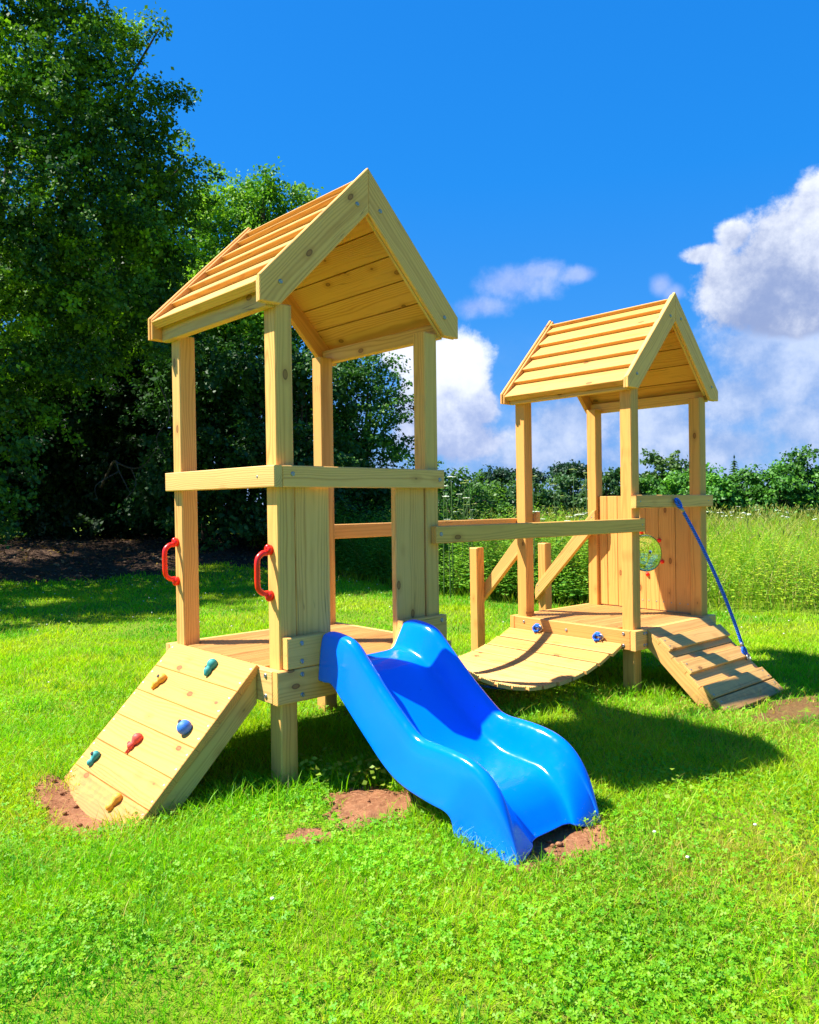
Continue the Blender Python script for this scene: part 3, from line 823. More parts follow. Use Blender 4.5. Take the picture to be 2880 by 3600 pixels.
# base boards
for k in range(6):
    m = MB(sh2); s0, s1 = k * 0.131 + 0.001, (k + 1) * 0.131 - 0.002
    m.prism((0, WB_, ZB_), (1, 0, 0), dx, dn, [(0.098, s0), (0.97, s0), (0.97, s1), (0.098, s1)], -0.024, 0.0, 0.003, (1, 0), (1.12, 1.0, 0.82))
    bb = m.build('base_board', M['wood'], rp)
for (s0, s1) in ((0.105, 0.215), (0.318, 0.42), (0.53, 0.632), (0.642, 0.755)):
    m = MB(sh2)
    m.prism((0, WB_, ZB_), (1, 0, 0), dx, dn, [(0.096, s0), (0.972, s0), (0.972, s1), (0.096, s1)], 0.001, 0.026, 0.004, (1, 0), (1.12, 1.01, 0.84))
    cb = m.build('cleat', M['wood'], rp)
    for uu in (0.13, 0.93):
        for ds in (0.03, 0.08):
            bolt(cb, Vector((uu + random.uniform(-.01, .01), WB_, ZB_)) + dx * (s0 + ds) + dn * 0.026, dn, sh2, SCREW, 'screw')

# ================================================================== blue climbing rope
rope = root_of('climbing_rope', T2)
tag(rope, 'blue braided climbing rope hanging from the front rail down to the ramp edge', 'rope')
A_ = Vector((0.497, -0.085, 1.285)); B_ = Vector((0.905, -0.352, 0.222))
pts = []
for i in range(30):
    t = i / 29
    p = A_.lerp(B_, t); p.x += 0.13 * t * (1 - t); p.z += 0.05 * t * (1 - t); p.y -= 0.05 * t * (1 - t)
    pts.append(p)
m = MB(sh2); m.tube(pts, 0.0122, 12); m.build('rope', M['rope'], rope)
for p, q, e in ((pts[0], pts[1], 0), (pts[-1], pts[-2], 1)):
    d = (q - p).normalized()
    m = MB(sh2); m.tube([p + d * 0.012, p + d * 0.047], 0.0135, 14); m.build('ferrule', M['zinc'], rope)
    m = MB(sh2)
    side = d.cross(Vector((0, 1, 0))).normalized()
    c = p - d * 0.026
    m.tube([c + (d * 0.036 * cos(t) + side * 0.020 * sin(t)) for t in np.linspace(0, 2 * pi, 22)], 0.0105, 10)
    m.build('eye_loop', M['rope'], rope)
    m = MB(sh2)
    if e == 0:
        c2 = Vector((0.497, -0.06, 1.318)); nn = Vector((0, -1, 0))
        m.tube([(0.497, -TH, 1.324), (0.497, -TH - 0.004, 1.324)], 0.017, 16)
    else:
        c2 = Vector((0.908, -0.392, 0.160)); nn = dn
    m.tube([c2 + Vector((0.016 * cos(t), 0.012 * sin(t), 0.016 * sin(t))) for t in np.linspace(0, 2 * pi, 20)], 0.005, 8)
    if e == 1: m.tube([c2 - dn * 0.03, c2 - dn * 0.008], 0.006, 8)
    m.build('eye_bolt', M['zinc'], rope)
# ================================================================== ground
def sheet(name, xs, ys, mat, zoff=0.0, kind='structure'):
    X, Y = np.meshgrid(xs, ys)
    Z = gz(X, Y) + zoff
    v = np.stack([X, Y, Z], -1).reshape(-1, 3)
    nx, ny = len(xs), len(ys)
    i = (np.arange(ny - 1)[:, None] * nx + np.arange(nx - 1)[None, :]).ravel()
    f = np.stack([i, i + 1, i + nx + 1, i + nx], -1)
    me = bpy.data.meshes.new(name)
    me.from_pydata(v.tolist(), [], f.tolist()); me.materials.append(mat)
    me.polygons.foreach_set('use_smooth', [True] * len(f)); me.update()
    o = link_mesh(name, me); tag(o, kind=kind); return o
xs = np.concatenate([[-400, -150, -60, -30], np.arange(-16, -3.3, 0.25), np.arange(-3.2, 4.21, 0.05), np.arange(4.4, 16.01, 0.25), [22, 30, 45, 70, 150, 400]])
ys = np.concatenate([[-60, -20, -6, -2], np.arange(0, 1.9, 0.2), np.arange(2.0, 7.01, 0.05), np.arange(7.2, 22.01, 0.2), [26, 32, 40, 60, 100, 200, 500]])
ground = sheet('ground', xs, ys, M['ground'])

def soil_patch(name, cx, cy, ra, rb, rot, h, mat, seed, lump=0.018, n=70):
    """a patch of bare earth with a ragged edge, slightly heaped"""
    g = np.linspace(-1.3, 1.3, n)
    A, B = np.meshgrid(g, g)
    rr = np.sqrt(A * A + B * B)
    ang = np.arctan2(B, A)
    edge = 1 + 0.16 * np.sin(ang * 3 + seed) + 0.1 * np.sin(ang * 7 + seed * 2.3)
    k = np.clip(1 - rr / edge, -0.4, 1)
    x = cx + A * ra * cos(rot) - B * rb * sin(rot); y = cy + A * ra * sin(rot) + B * rb * cos(rot)
    z = gz(x, y) + np.where(k > 0, h * np.sqrt(np.clip(k, 0, 1)) + 0.006, -0.04) 
    l = vnoise(x, y, 14, seed) * 0.5 + vnoise(x, y, 33, seed + 1) * 0.35 + np.abs(vnoise(x, y, 70, seed + 2)) * 0.25
    z = z + np.where(k > 0, l * lump * np.clip(k * 4, 0.15, 1), 0)
    v = np.stack([x, y, z], -1).reshape(-1, 3)
    i = (np.arange(n - 1)[:, None] * n + np.arange(n - 1)[None, :]).ravel()
    f = np.stack([i, i + 1, i + n + 1, i + n], -1)
    me = bpy.data.meshes.new(name); me.from_pydata(v.tolist(), [], f.tolist()); me.materials.append(mat)
    me.polygons.foreach_set('use_smooth', [True] * len(f)); me.update()
    o = link_mesh(name, me); tag(o, kind='structure'); return o
SOIL = [(-1.50, 3.52, 0.43, 0.17, math.radians(132), 0.0, 'soil', 1, 0.005),
        (-0.15, 3.43, 0.27, 0.21, math.radians(20), 0.012, 'soil', 2, 0.014),
        (-0.42, 3.12, 0.10, 0.075, 0.2, 0.0, 'soil', 3, 0.008),
        (0.57, 3.05, 0.25, 0.14, math.radians(42), -0.004, 'soil', 4, 0.005),
        (2.52, 5.10, 0.50, 0.22, math.radians(42), -0.004, 'soil_tan', 5, 0.012)]
for c in SOIL: soil_patch('soil', c[0], c[1], c[2], c[3], c[4], c[5], M[c[6]], c[7], c[8])
def soil_mask(x, y):
    """1 inside bare earth"""
    m = np.zeros_like(x)
    for cx, cy, ra, rb, rot, h, mt, seed, lump in SOIL:
        dx, dy = x - cx, y - cy
        a = (dx * cos(rot) + dy * sin(rot)) / ra; b = (-dx * sin(rot) + dy * cos(rot)) / rb
        ang = np.arctan2(b, a)
        edge = 1 + 0.16 * np.sin(ang * 3 + seed) + 0.1 * np.sin(ang * 7 + seed * 2.3)
        m = np.maximum(m, 1 - sstep(0.5, 1.15, np.sqrt(a * a + b * b) / edge))
    return m
# leaf litter under the big tree
LX, LY, LA, LB = -7.2, 17.0, 4.6, 3.6
def litter_mask(x, y):
    r = np.sqrt(((x - LX) / LA) ** 2 + ((y - LY) / LB) ** 2) + 0.12 * vnoise(x, y, 0.9, 5) + 0.05 * vnoise(x, y, 3.0, 6)
    return 1 - sstep(0.9, 1.05, r)
n = 90
A, B = np.meshgrid(np.linspace(-1.4, 1.4, n), np.linspace(-1.4, 1.4, n))
x = LX + A * LA; y = LY + B * LB
z = gz(x, y) + np.where(litter_mask(x, y) > 0.15, 0.012 + 0.03 * np.abs(vnoise(x, y, 3, 3)), -0.06)
i = (np.arange(n - 1)[:, None] * n + np.arange(n - 1)[None, :]).ravel()
me = bpy.data.meshes.new('leaf_litter'); me.from_pydata(np.stack([x, y, z], -1).reshape(-1, 3).tolist(), [], np.stack([i, i + 1, i + n + 1, i + n], -1).tolist())
me.materials.append(M['litter']); o = link_mesh('leaf_litter', me); tag(o, kind='structure')

# ================================================================== leaf/blade meshes built with numpy
def mesh_np(name, verts, faces, cols, mat, parent=None, smooth=False):
    """verts (N,3), faces (F,k) all the same k, cols (N,3)"""
    me = bpy.data.meshes.new(name)
    nv, (nf, k) = len(verts), faces.shape
    me.vertices.add(nv); me.vertices.foreach_set('co', verts.astype(np.float32).ravel())
    me.loops.add(nf * k); me.loops.foreach_set('vertex_index', faces.astype(np.int32).ravel())
    me.polygons.add(nf); me.polygons.foreach_set('loop_start', np.arange(0, nf * k, k, dtype=np.int32))
    me.polygons.foreach_set('loop_total', np.full(nf, k, dtype=np.int32))
    if smooth: me.polygons.foreach_set('use_smooth', np.ones(nf, dtype=bool))
    a = me.attributes.new('Col', 'FLOAT_COLOR', 'POINT')
    a.data.foreach_set('color', np.concatenate([cols, np.ones((nv, 1))], 1).astype(np.float32).ravel())
    me.materials.append(mat); me.update(calc_edges=True)
    return link_mesh(name, me, parent)

def unit(v): return v / np.maximum(np.linalg.norm(v, axis=-1, keepdims=True), 1e-9)

def leaf_arrays(c, d, nrm, L, W, colr, bend=0.18):
    """a folded four-sided leaf per row"""
    s = unit(np.cross(d, nrm)); nn = np.cross(s, d)
    L = L[:, None]; W = W[:, None]
    v = np.stack([c - d * L * 0.5, c + s * W * 0.5 + nn * W * bend - d * L * 0.06, c + d * L * 0.5, c - s * W * 0.5 + nn * W * bend - d * L * 0.06], 1)
    n = len(c); f = np.arange(n * 4).reshape(n, 4)
    return v.reshape(-1, 3), f, np.repeat(colr, 4, 0)

def crown_leaves(clumps, per_area, leaf, colA, colB, droop=0.25, seed=0, hollow=0.45, squash=0.85, sub=5, core=True):
    """leaves in twig sprays: each clump is a cloud of sprays spread through its volume"""
    R = np.random.default_rng(100 + seed)
    C = []; Dv = []; Nv = []; Ls = []; Cl = []
    cA, cB = np.array(colA), np.array(colB)
    for (x, y, z, r) in clumps:
        ns = max(5, int(17 * (r / 0.8) ** 2 * per_area * (0.085 / leaf)))
        dirs = unit(R.normal(size=(ns, 3)))
        rad = r * (hollow + (1 - hollow) * R.random(ns) ** 0.55) * (1 + 0.25 * R.normal(size=ns)).clip(0.6, 1.4)
        sc = np.array([x, y, z]) + dirs * rad[:, None] * np.array([1, 1, squash])
        sr = (0.20 + 0.20 * R.random(ns)) * min(1.0, r / 0.5 + 0.2) * (leaf / 0.085) ** 0.6
        nl = np.maximum(6, (sub * 14 * (sr / 0.28) ** 2 * (0.085 / leaf) ** 1.2)).astype(int)
        tone = np.clip(R.random(ns) + R.uniform(-0.35, 0.35), 0, 1)
        axis = unit(dirs * np.array([1, 1, 0.5]) + np.array([0, 0, -droop]) + 0.45 * R.normal(size=(ns, 3)))
        for k in range(ns):
            m = nl[k]
            t_ = R.random(m)
            off = R.normal(size=(m, 3)) * sr[k] * (0.5 - 0.3 * t_[:, None]) * np.array([1, 1, 0.55]) + axis[k] * (t_[:, None] - 0.35) * sr[k] * 2.0
            C.append(sc[k] + off)
            Dv.append(unit(axis[k] + 0.7 * R.normal(size=(m, 3)) + np.array([0, 0, -0.25])))
            Nv.append(unit(R.normal(size=(m, 3)) * 0.6 + np.array([-0.25, -0.15, 0.9]) + dirs[k] * 0.4))
            Ls.append(leaf * (0.65 + 0.7 * R.random(m)))
            t = np.clip(tone[k] ** 2.0 * 0.85 + 0.22 * R.random(m) ** 2, 0, 1)[:, None]  # random spray tone: pale sprays stand in for sunlit foliage
            Cl.append((cA * (1 - t) + cB * t) * (0.8 + 0.4 * R.random((m, 1))))
        if core and r > 0.35:  # larger inner leaves added to block light through the clump
            m = int(150 * (r / 0.8) ** 2 * (0.1 / max(leaf, 0.08)))
            dd = unit(R.normal(size=(m, 3))) * (R.random((m, 1)) ** 0.4) * r * 0.62 * np.array([1, 1, squash])
            C.append(np.array([x, y, z]) + dd); Dv.append(unit(R.normal(size=(m, 3)))); Nv.append(unit(R.normal(size=(m, 3)) + np.array([0, 0, .5])))
            Ls.append(np.full(m, max(0.12, leaf * 1.6)) * (0.7 + 0.6 * R.random(m))); t = R.random((m, 1)) * 0.6
            Cl.append(cA * (1 - t) + cB * t)
    C, Dv, Nv, Ls, Cl = map(np.concatenate, (C, Dv, Nv, Ls, Cl))
    return leaf_arrays(C, Dv, Nv, Ls, Ls * 0.74, Cl)

def limb_mesh(name, paths, parent, mat='bark'):
    m = MB()
    for pts, rads in paths:
        cp = catmull(pts, 5)
        n = len(cp)
        rr = [rads[0] + (rads[1] - rads[0]) * (i / (n - 1)) ** 0.8 for i in range(n)]
        m.tube(cp, rr, 8)
    return m.build(name, M[mat], parent)

def tree(name, label, cat, base, clumps, leaf, per, colA, colB, trunk_r=0.2, seed=0, group=None, limbs=7, crown_from=None, sub=5, droop=0.25, hollow=0.45, extra=None, squash=0.85):
    bx, by = base
    bz = float(gz(bx, by)) - 0.1
    root = empty(name, (bx, by, bz)); tag(root, label, cat, group)
    loc = [(x - bx, y - by, z - bz, r) for x, y, z, r in clumps]
    v, f, c = crown_leaves(loc, per, leaf, colA, colB, droop, seed, hollow, squash, sub)
    mesh_np('crown', v, f, c, M['leaf'], root)
    R = random.Random(seed)
    zs = sorted(p[2] for p in loc); ztop = zs[int(len(zs) * 0.85)]; zlow = crown_from if crown_from is not None else max(zs[0] * 0.5, 0.15 * ztop)
    cx = sum(p[0] for p in loc) / len(loc); cy = sum(p[1] for p in loc) / len(loc)
    fork = Vector((cx * 0.25, cy * 0.25, zlow + 0.15 * ztop))
    paths = [([(0, 0, 0), (cx * 0.1, cy * 0.1, fork.z * 0.5), fork, (cx * 0.7, cy * 0.7, (fork.z + ztop) / 2), (cx, cy, ztop)], (trunk_r, trunk_r * 0.15))]
    big = sorted(loc, key=lambda p: -p[3])[:limbs] + R.sample(loc, min(len(loc), limbs))
    for p in big:
        q = Vector(p[:3]); st = fork.lerp(Vector((cx, cy, ztop)), R.uniform(0, 0.45)) if q.z > fork.z else Vector((0, 0, 0)).lerp(fork, R.uniform(0.4, 1))
        mid = st.lerp(q, 0.5) + Vector((R.uniform(-.2, .2), R.uniform(-.2, .2), R.uniform(0.0, .35)))
        paths.append(([st, mid, q], (trunk_r * 0.36, 0.012)))
    if extra: paths += [([Vector(a) - Vector((bx, by, bz)) for a in pts], rr) for pts, rr in extra]
    limb_mesh('trunk', paths, root)
    return root

A_ = [(-7.13, 13.0, 10.17, 1.18), (-6.19, 13.0, 10.01, 1.03), (-5.49, 13.0, 9.46, 0.79), (-5.97, 12.5, 8.4, 1.06), (-6.47, 12.0, 7.26, 1.09), (-5.19, 13.0, 8.67, 0.79), (-4.98, 13.5, 9.36, 0.45), (-4.57, 13.5, 9.39, 0.31), (-4.2, 13.5, 9.51, 0.21), (-5.46, 12.5, 7.27, 1.14), (-4.62, 13.0, 7.81, 0.71), (-4.26, 13.5, 8.3, 0.41), (-3.81, 13.5, 8.41, 0.21), (-4.11, 13.5, 7.81, 0.41), (-3.88, 14.0, 7.88, 0.15), (-4.75, 13.0, 6.87, 0.95), (-4.24, 13.5, 6.84, 0.61), (-3.91, 14.0, 7.46, 0.22), (-5.77, 12.0, 5.96, 1.09), (-5.11, 12.5, 5.76, 0.99), (-4.37, 13.0, 5.78, 0.83), (-4.07, 14.0, 6.49, 0.55), (-6.37, 12.0, 4.74, 0.95), (-5.67, 12.2, 4.64, 0.81), (-4.82, 12.5, 4.71, 0.76), (-4.31, 13.0, 4.83, 0.63), (-4.08, 13.0, 4.05, 0.43), (-5.36, 12.5, 3.96, 0.64), (-5.95, 12.0, 3.57, 0.69), (-6.4, 12.0, 2.92, 0.66), (-5.58, 12.3, 3.4, 0.41), (-6.02, 11.8, 2.18, 0.43), (-6.31, 11.8, 1.68, 0.43), (-6.11, 11.8, 1.18, 0.32), (-5.51, 13.0, 3.36, 0.39), (-4.14, 13.5, 5.45, 0.57)]
A_ += [(-8.4, 13.4, 5.2, 1.0), (-7.8, 11.6, 5.2, 1.1), (-7.4, 14.5, 9.4, 1.2), (-6.2, 14.8, 8.2, 1.2), (-5.2, 14.9, 6.6, 1.1), (-7.2, 15.0, 6.4, 1.3), (-8.4, 11.6, 3.6, 0.9), (-5.0, 15.2, 5.0, 1.0), (-6.4, 15.2, 4.6, 1.1), (-7.6, 12.0, 2.0, 0.7), (-4.6, 14.4, 7.4, 0.8)]
A_ += [(-9.0, 9.4, 6.6, 1.2), (-8.2, 9.9, 6.4, 0.9), (-8.2, 10.6, 6.8, 1.2), (-9.4, 10.2, 5.2, 1.2), (-7.6, 10.4, 4.9, 0.9), (-9.8, 13.0, 4.4, 1.2), (-10.2, 14.8, 5.6, 1.4), (-10.0, 16.2, 6.0, 1.5), (-11.0, 11.6, 4.6, 1.3), (-8.8, 14.2, 4.4, 1.2), (-8.4, 16.2, 5.8, 1.3), (-10.8, 17.0, 4.6, 1.3), (-7.2, 11.9, 3.6, 0.7), (-6.5, 11.6, 1.4, 0.5), (-6.9, 11.8, 2.3, 0.6), (-6.6, 11.9, 0.9, 0.45), (-6.05, 11.7, 1.55, 0.33), (-5.85, 12.6, 2.7, 0.4), (-5.75, 12.2, 5.3, 0.7), (-5.2, 13.6, 4.2, 0.7), (-4.7, 14.2, 5.0, 0.8), (-6.8, 13.6, 5.2, 1.0), (-6.4, 13.4, 3.9, 0.7), (-7.4, 13.0, 3.4, 0.8)]
dead = [([(-5.9, 15.0, 1.7), (-5.35, 14.2, 2.15), (-5.15, 13.9, 1.95), (-4.85, 13.6, 1.55)], (0.03, 0.006)),
        ([(-5.35, 14.2, 2.15), (-4.9, 13.8, 2.0), (-4.55, 13.5, 2.05), (-4.3, 13.4, 2.35)], (0.022, 0.005)),
        ([(-5.15, 13.9, 1.95), (-5.4, 13.5, 1.7), (-5.3, 13.3, 1.45)], (0.014, 0.004)),
        ([(-4.9, 13.8, 2.0), (-4.75, 13.6, 1.7), (-4.9, 13.5, 1.45)], (0.012, 0.004)),
        ([(-4.3, 13.6, 3.4), (-4.15, 13.6, 2.9), (-4.35, 13.5, 2.5), (-4.2, 13.5, 2.15)], (0.016, 0.005))]
DK, LT = (0.030, 0.085, 0.014), (0.085, 0.165, 0.022)
A_ = [(x, y, z, r * 0.92) for x, y, z, r in A_]
tree('maple_tree', 'tall dense dark green field maple filling the left edge of the picture', 'tree', (-9.4, 14.9), A_, 0.068, 1.45, (0.011, 0.062, 0.013), (0.22, 0.43, 0.010), 0.26, 1, None, 12, sub=5, extra=dead)  # dark and bright leaf colours stand in for shade and sun
B_ = [(-4.66, 20.0, 8.99, 0.85), (-4.05, 20.0, 9.23, 0.61), (-3.45, 20.0, 9.44, 0.49), (-2.84, 20.0, 9.27, 0.44), (-2.36, 20.0, 8.97, 0.39), (-4.31, 20.0, 8.39, 0.97), (-3.22, 20.0, 8.49, 0.97), (-2.25, 20.0, 8.24, 0.67), (-4.79, 19.0, 7.58, 0.92), (-3.64, 19.0, 7.11, 1.15), (-2.62, 20.0, 7.4, 1.09), (-4.44, 18.0, 5.84, 1.2), (-3.25, 18.0, 5.5, 1.2), (-2.28, 19.0, 6.07, 1.15), (-4.89, 19.0, 8.61, 0.52), (-3.4, 21, 7.5, 1.3), (-4.6, 21, 6.5, 1.3)]
tree('ash_tree', 'lighter green ash tree rising behind the roof of the taller tower', 'tree', (-3.6, 20.3), B_, 0.085, 1.2, (0.07, 0.22, 0.015), (0.30, 0.52, 0.025), 0.22, 2, None, 8)
C_ = [(-1.3, 18.0, 4.45, 0.55), (-0.65, 18.0, 4.47, 0.35), (-0.87, 18.0, 3.85, 0.76), (-0.22, 18.0, 3.4, 0.35), (-1.49, 17.5, 3.57, 0.85), (-0.86, 17.5, 2.82, 0.85), (-0.23, 18.0, 2.53, 0.46), (-1.66, 17.0, 2.48, 0.93), (-1.84, 18.0, 4.83, 0.66), (-0.27, 18.0, 4.27, 0.24), (-1.08, 17.5, 1.87, 0.85), (-0.13, 18.0, 1.87, 0.44)]
tree('hawthorn_tree', 'small dark hawthorn tree seen between the posts of the taller tower', 'tree', (-1.2, 18.2), C_, 0.075, 1.2, (0.028, 0.11, 0.02), (0.16, 0.34, 0.03), 0.12, 3, None, 6)
D1_ = [(-4.94, 17.0, 4.06, 1.13), (-4.41, 16.5, 2.47, 1.1), (-5.13, 16.5, 1.48, 0.9), (-3.83, 16.5, 1.17, 0.9), (-4.3, 17.4, 3.4, 1.0)]
D2_ = [(-3.5, 17.0, 3.84, 1.24), (-2.26, 17.0, 4.03, 1.13), (-3.21, 16.5, 2.36, 1.1), (-2.22, 16.5, 2.15, 1.0), (-2.63, 16.5, 1.05, 0.8), (-1.43, 16.5, 1.04, 0.7), (-0.44, 17.0, 1.33, 0.62)]
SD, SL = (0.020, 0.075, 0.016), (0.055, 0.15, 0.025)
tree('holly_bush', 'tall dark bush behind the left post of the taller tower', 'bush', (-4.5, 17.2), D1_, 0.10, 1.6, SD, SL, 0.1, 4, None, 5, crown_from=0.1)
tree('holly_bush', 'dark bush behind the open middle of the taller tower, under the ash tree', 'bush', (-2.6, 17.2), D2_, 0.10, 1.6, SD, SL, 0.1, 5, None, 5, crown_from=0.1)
E1_ = [(-8.5, 19.0, 4.87, 1.61), (-9.22, 19.0, 3.27, 1.5), (-7.61, 19.0, 2.91, 1.5), (-8.9, 19.0, 1.54, 1.27), (-10.39, 19.0, 2.13, 1.38)]
E2_ = [(-6.67, 19.0, 4.39, 1.61), (-6.0, 19.0, 2.77, 1.5), (-7.41, 19.0, 1.41, 1.27), (-6.02, 19.0, 1.39, 1.15), (-5.2, 19.2, 4.2, 1.3), (-6.5, 19.5, 6.6, 1.4), (-5.2, 19.3, 6.0, 1.2), (-7.9, 19.6, 7.0, 1.4), (-6.9, 19.6, 8.2, 1.1)]
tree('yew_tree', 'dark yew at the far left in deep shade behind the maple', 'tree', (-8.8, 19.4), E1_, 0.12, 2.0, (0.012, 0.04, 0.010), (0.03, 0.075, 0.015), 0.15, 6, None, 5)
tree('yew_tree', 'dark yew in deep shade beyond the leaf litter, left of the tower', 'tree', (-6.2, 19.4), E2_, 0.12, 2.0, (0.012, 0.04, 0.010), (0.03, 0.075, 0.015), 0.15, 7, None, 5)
Rw = np.random.default_rng(8)
n_ = 15000; x = Rw.uniform(-17, -0.6, n_); y = 23 + Rw.normal(size=n_) * 0.8; top_ = np.interp(x, [-17, -5, -2, -0.6], [6.0, 6.0, 3.8, 1.6]); z = gz(x, y) + Rw.random(n_) * top_ * (1 + 0.1 * vnoise(x, y, 1.0, 51)); t = Rw.random((n_, 1))
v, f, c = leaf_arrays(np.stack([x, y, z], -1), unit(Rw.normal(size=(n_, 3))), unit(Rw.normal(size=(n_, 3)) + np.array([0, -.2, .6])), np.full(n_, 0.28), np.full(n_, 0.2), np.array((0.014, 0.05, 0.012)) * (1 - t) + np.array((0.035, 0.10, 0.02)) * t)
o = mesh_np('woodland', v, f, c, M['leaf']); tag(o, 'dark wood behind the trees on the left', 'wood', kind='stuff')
# bush at the end of the wood, right of the tall tower
F_ = [(0.55, 16.0, 1.75, 0.42), (0.85, 16.2, 1.75, 0.36), (1.15, 16.4, 1.6, 0.38), (1.5, 17.0, 1.5, 0.4), (0.3, 15.6, 1.2, 0.55), (0.9, 15.8, 1.0, 0.6), (1.5, 16.5, 0.95, 0.55), (2.0, 17.0, 1.2, 0.4), (0.2, 16.5, 2.1, 0.3)]
tree('hawthorn_bush', 'ragged green hawthorn bush just right of the taller tower', 'bush', (0.9, 16.3), F_, 0.07, 1.2, (0.04, 0.13, 0.02), (0.13, 0.27, 0.03), 0.06, 8, None, 5, crown_from=0.1)

# ------------------------------------------------------------------ far trees
def round_tree(name, label, x, y, h, w, leaf, cA, cB, seed, group, trunk=0.2, low=0.05, per=0.6, n=16):
    R = random.Random(seed); cl = []
    g0 = float(gz(x, y))
    for k in range(n):
        t = R.random(); zc = g0 + h * (low + (0.97 - low) * t)
        prof = math.sqrt(max(0.05, 1 - (2 * (t - 0.38)) ** 2 * 0.72)) if t > 0.38 else 1.0
        a = R.uniform(0, 2 * pi); rr = R.uniform(0.25, 0.8) * w * prof
        r = R.uniform(0.2, 0.34) * w * (0.7 if t > 0.75 else 1)
        cl.append((x + rr * cos(a), y + rr * sin(a), min(zc, g0 + h - r * 0.7), r))
    cl.append((x + R.uniform(-.2, .2) * w, y, g0 + h - 0.22 * w, 0.22 * w))
    return tree(name, label, 'tree', (x, y), cl, leaf, per, cA, cB, trunk, seed, group, 4, sub=3)
HG = 'trees of the belt beyond the meadow'
hc = ((0.045, 0.16, 0.022), (0.13, 0.32, 0.035))
row = [(9.4, 31.5, 2.2, 1.5), (10.7, 30.8, 2.45, 1.3), (11.9, 30.2, 2.3, 1.6), (13.1, 30.6, 2.6, 1.3), (14.1, 30.0, 2.55, 1.6), (15.1, 30.6, 3.3, 1.35), (16.2, 30.0, 2.85, 1.7), (17.4, 30.8, 3.05, 1.4), (18.8, 30.3, 3.0, 1.8)]
hl = ['low rounded tree of the belt, seen between the posts of the far tower', 'low tree of the belt, half hidden by the right post of the far tower', 'rounded tree of the belt just right of the far tower', 'bushy tree of the belt below the tiny spruce tip', 'bushy tree of the belt left of its highest crown', 'highest crown of the belt beyond the meadow', 'broad tree of the belt right of its highest crown', 'tree of the belt at the right edge of the picture', 'last tree of the belt, beyond the right edge']
for k, (x, y, h, w) in enumerate(row):
    round_tree('hedgerow_tree', hl[k], x, y, h, w, 0.13, tuple(q * (0.75, 1.0, 1.25, 0.85, 1.1)[k % 5] for q in hc[0]), tuple(q * (0.8, 1.1, 1.25, 0.9, 1.05)[k % 5] for q in hc[1]), 40 + k, HG, 0.12, 0.02, 1.3, 26)
def conifer(label, x, y, h, w, seed, leaf=0.14, name='spruce_tree'):
    g0 = float(gz(x, y)); R = np.random.default_rng(seed)
    root = empty(name, (x, y, g0)); tag(root, label, 'tree', 'conifers showing over the tree belt')
    C = []; Dv = []; Nv = []
    for k in range(int(h * 9)):
        t = k / (h * 9); z = h * (0.1 + 0.88 * t); rr = w * (1 - t) ** 0.9 + 0.04
        for a in np.arange(0, 2 * pi, 2 * pi / 6) + R.uniform(0, 6):
            nb = max(2, int(rr / leaf * 2.5))
            for q in range(nb):
                f = (q + 0.5) / nb
                C.append((rr * f * cos(a), rr * f * sin(a), z - 0.25 * rr * f)); Dv.append((cos(a) + R.normal() * .5, sin(a) + R.normal() * .5, -0.3 + R.normal() * .3)); Nv.append((R.normal() * .4, R.normal() * .4, 1))
    C.append((0, 0, h)); Dv.append((0, 0, 1)); Nv.append((0, -1, 0))
    C = np.array(C); n_ = len(C); t = R.random((n_, 1))
    v, f, c = leaf_arrays(C, unit(np.array(Dv)), unit(np.array(Nv)), np.full(n_, leaf * 1.5), np.full(n_, leaf * 0.6), np.array((0.02, 0.075, 0.025)) * (1 - t) + np.array((0.05, 0.13, 0.035)) * t)
    mesh_np('crown', v, f, c, M['leaf'], root)
    limb_mesh('trunk', [([(0, 0, 0), (0, 0, h * 0.5), (0, 0, h * 0.97)], (0.1, 0.015))], root)
conifer('tiny spruce tip poking above the tree belt', 13.5, 32.5, 3.15, 0.75, 71)
conifer('short spruce tip above the belt beside the far tower post', 11.4, 32.2, 2.75, 0.6, 72)
conifer('tall narrow conifer cut off by the right edge', 18.1, 34.0, 4.1, 0.6, 73, name='cypress_tree')
# willow and mixed trees further off
wl = [(14.2, 45, 4.2, 2.2), (11.6, 46, 3.3, 2.0), (9.3, 47, 3.1, 1.8), (16.8, 46, 3.2, 2.2), (6.4, 44, 2.6, 1.6), (4.2, 40, 2.2, 1.6), (2.6, 34, 1.9, 1.3)]
wn = ['drooping grey green willow seen between the posts of the far tower', 'distant tree between the bridge post and the far tower', 'distant low tree behind the bridge handrail', 'distant tree right of the willow', 'distant tree left of the bridge side post', 'distant low tree right of the hawthorn bush', 'low dark tree close behind the hawthorn bush']
for k, (x, y, h, w) in enumerate(wl):
    tree_ = round_tree('willow_tree' if k == 0 else 'distant_tree', wn[k], x, y, h, w, 0.2, (0.05, 0.12, 0.03) if k == 0 else (0.035, 0.10, 0.03), (0.12, 0.2, 0.05) if k == 0 else (0.08, 0.17, 0.04), 80 + k, None if k == 0 else 'distant trees along the skyline', 0.14, 0.02, 0.75, 18)
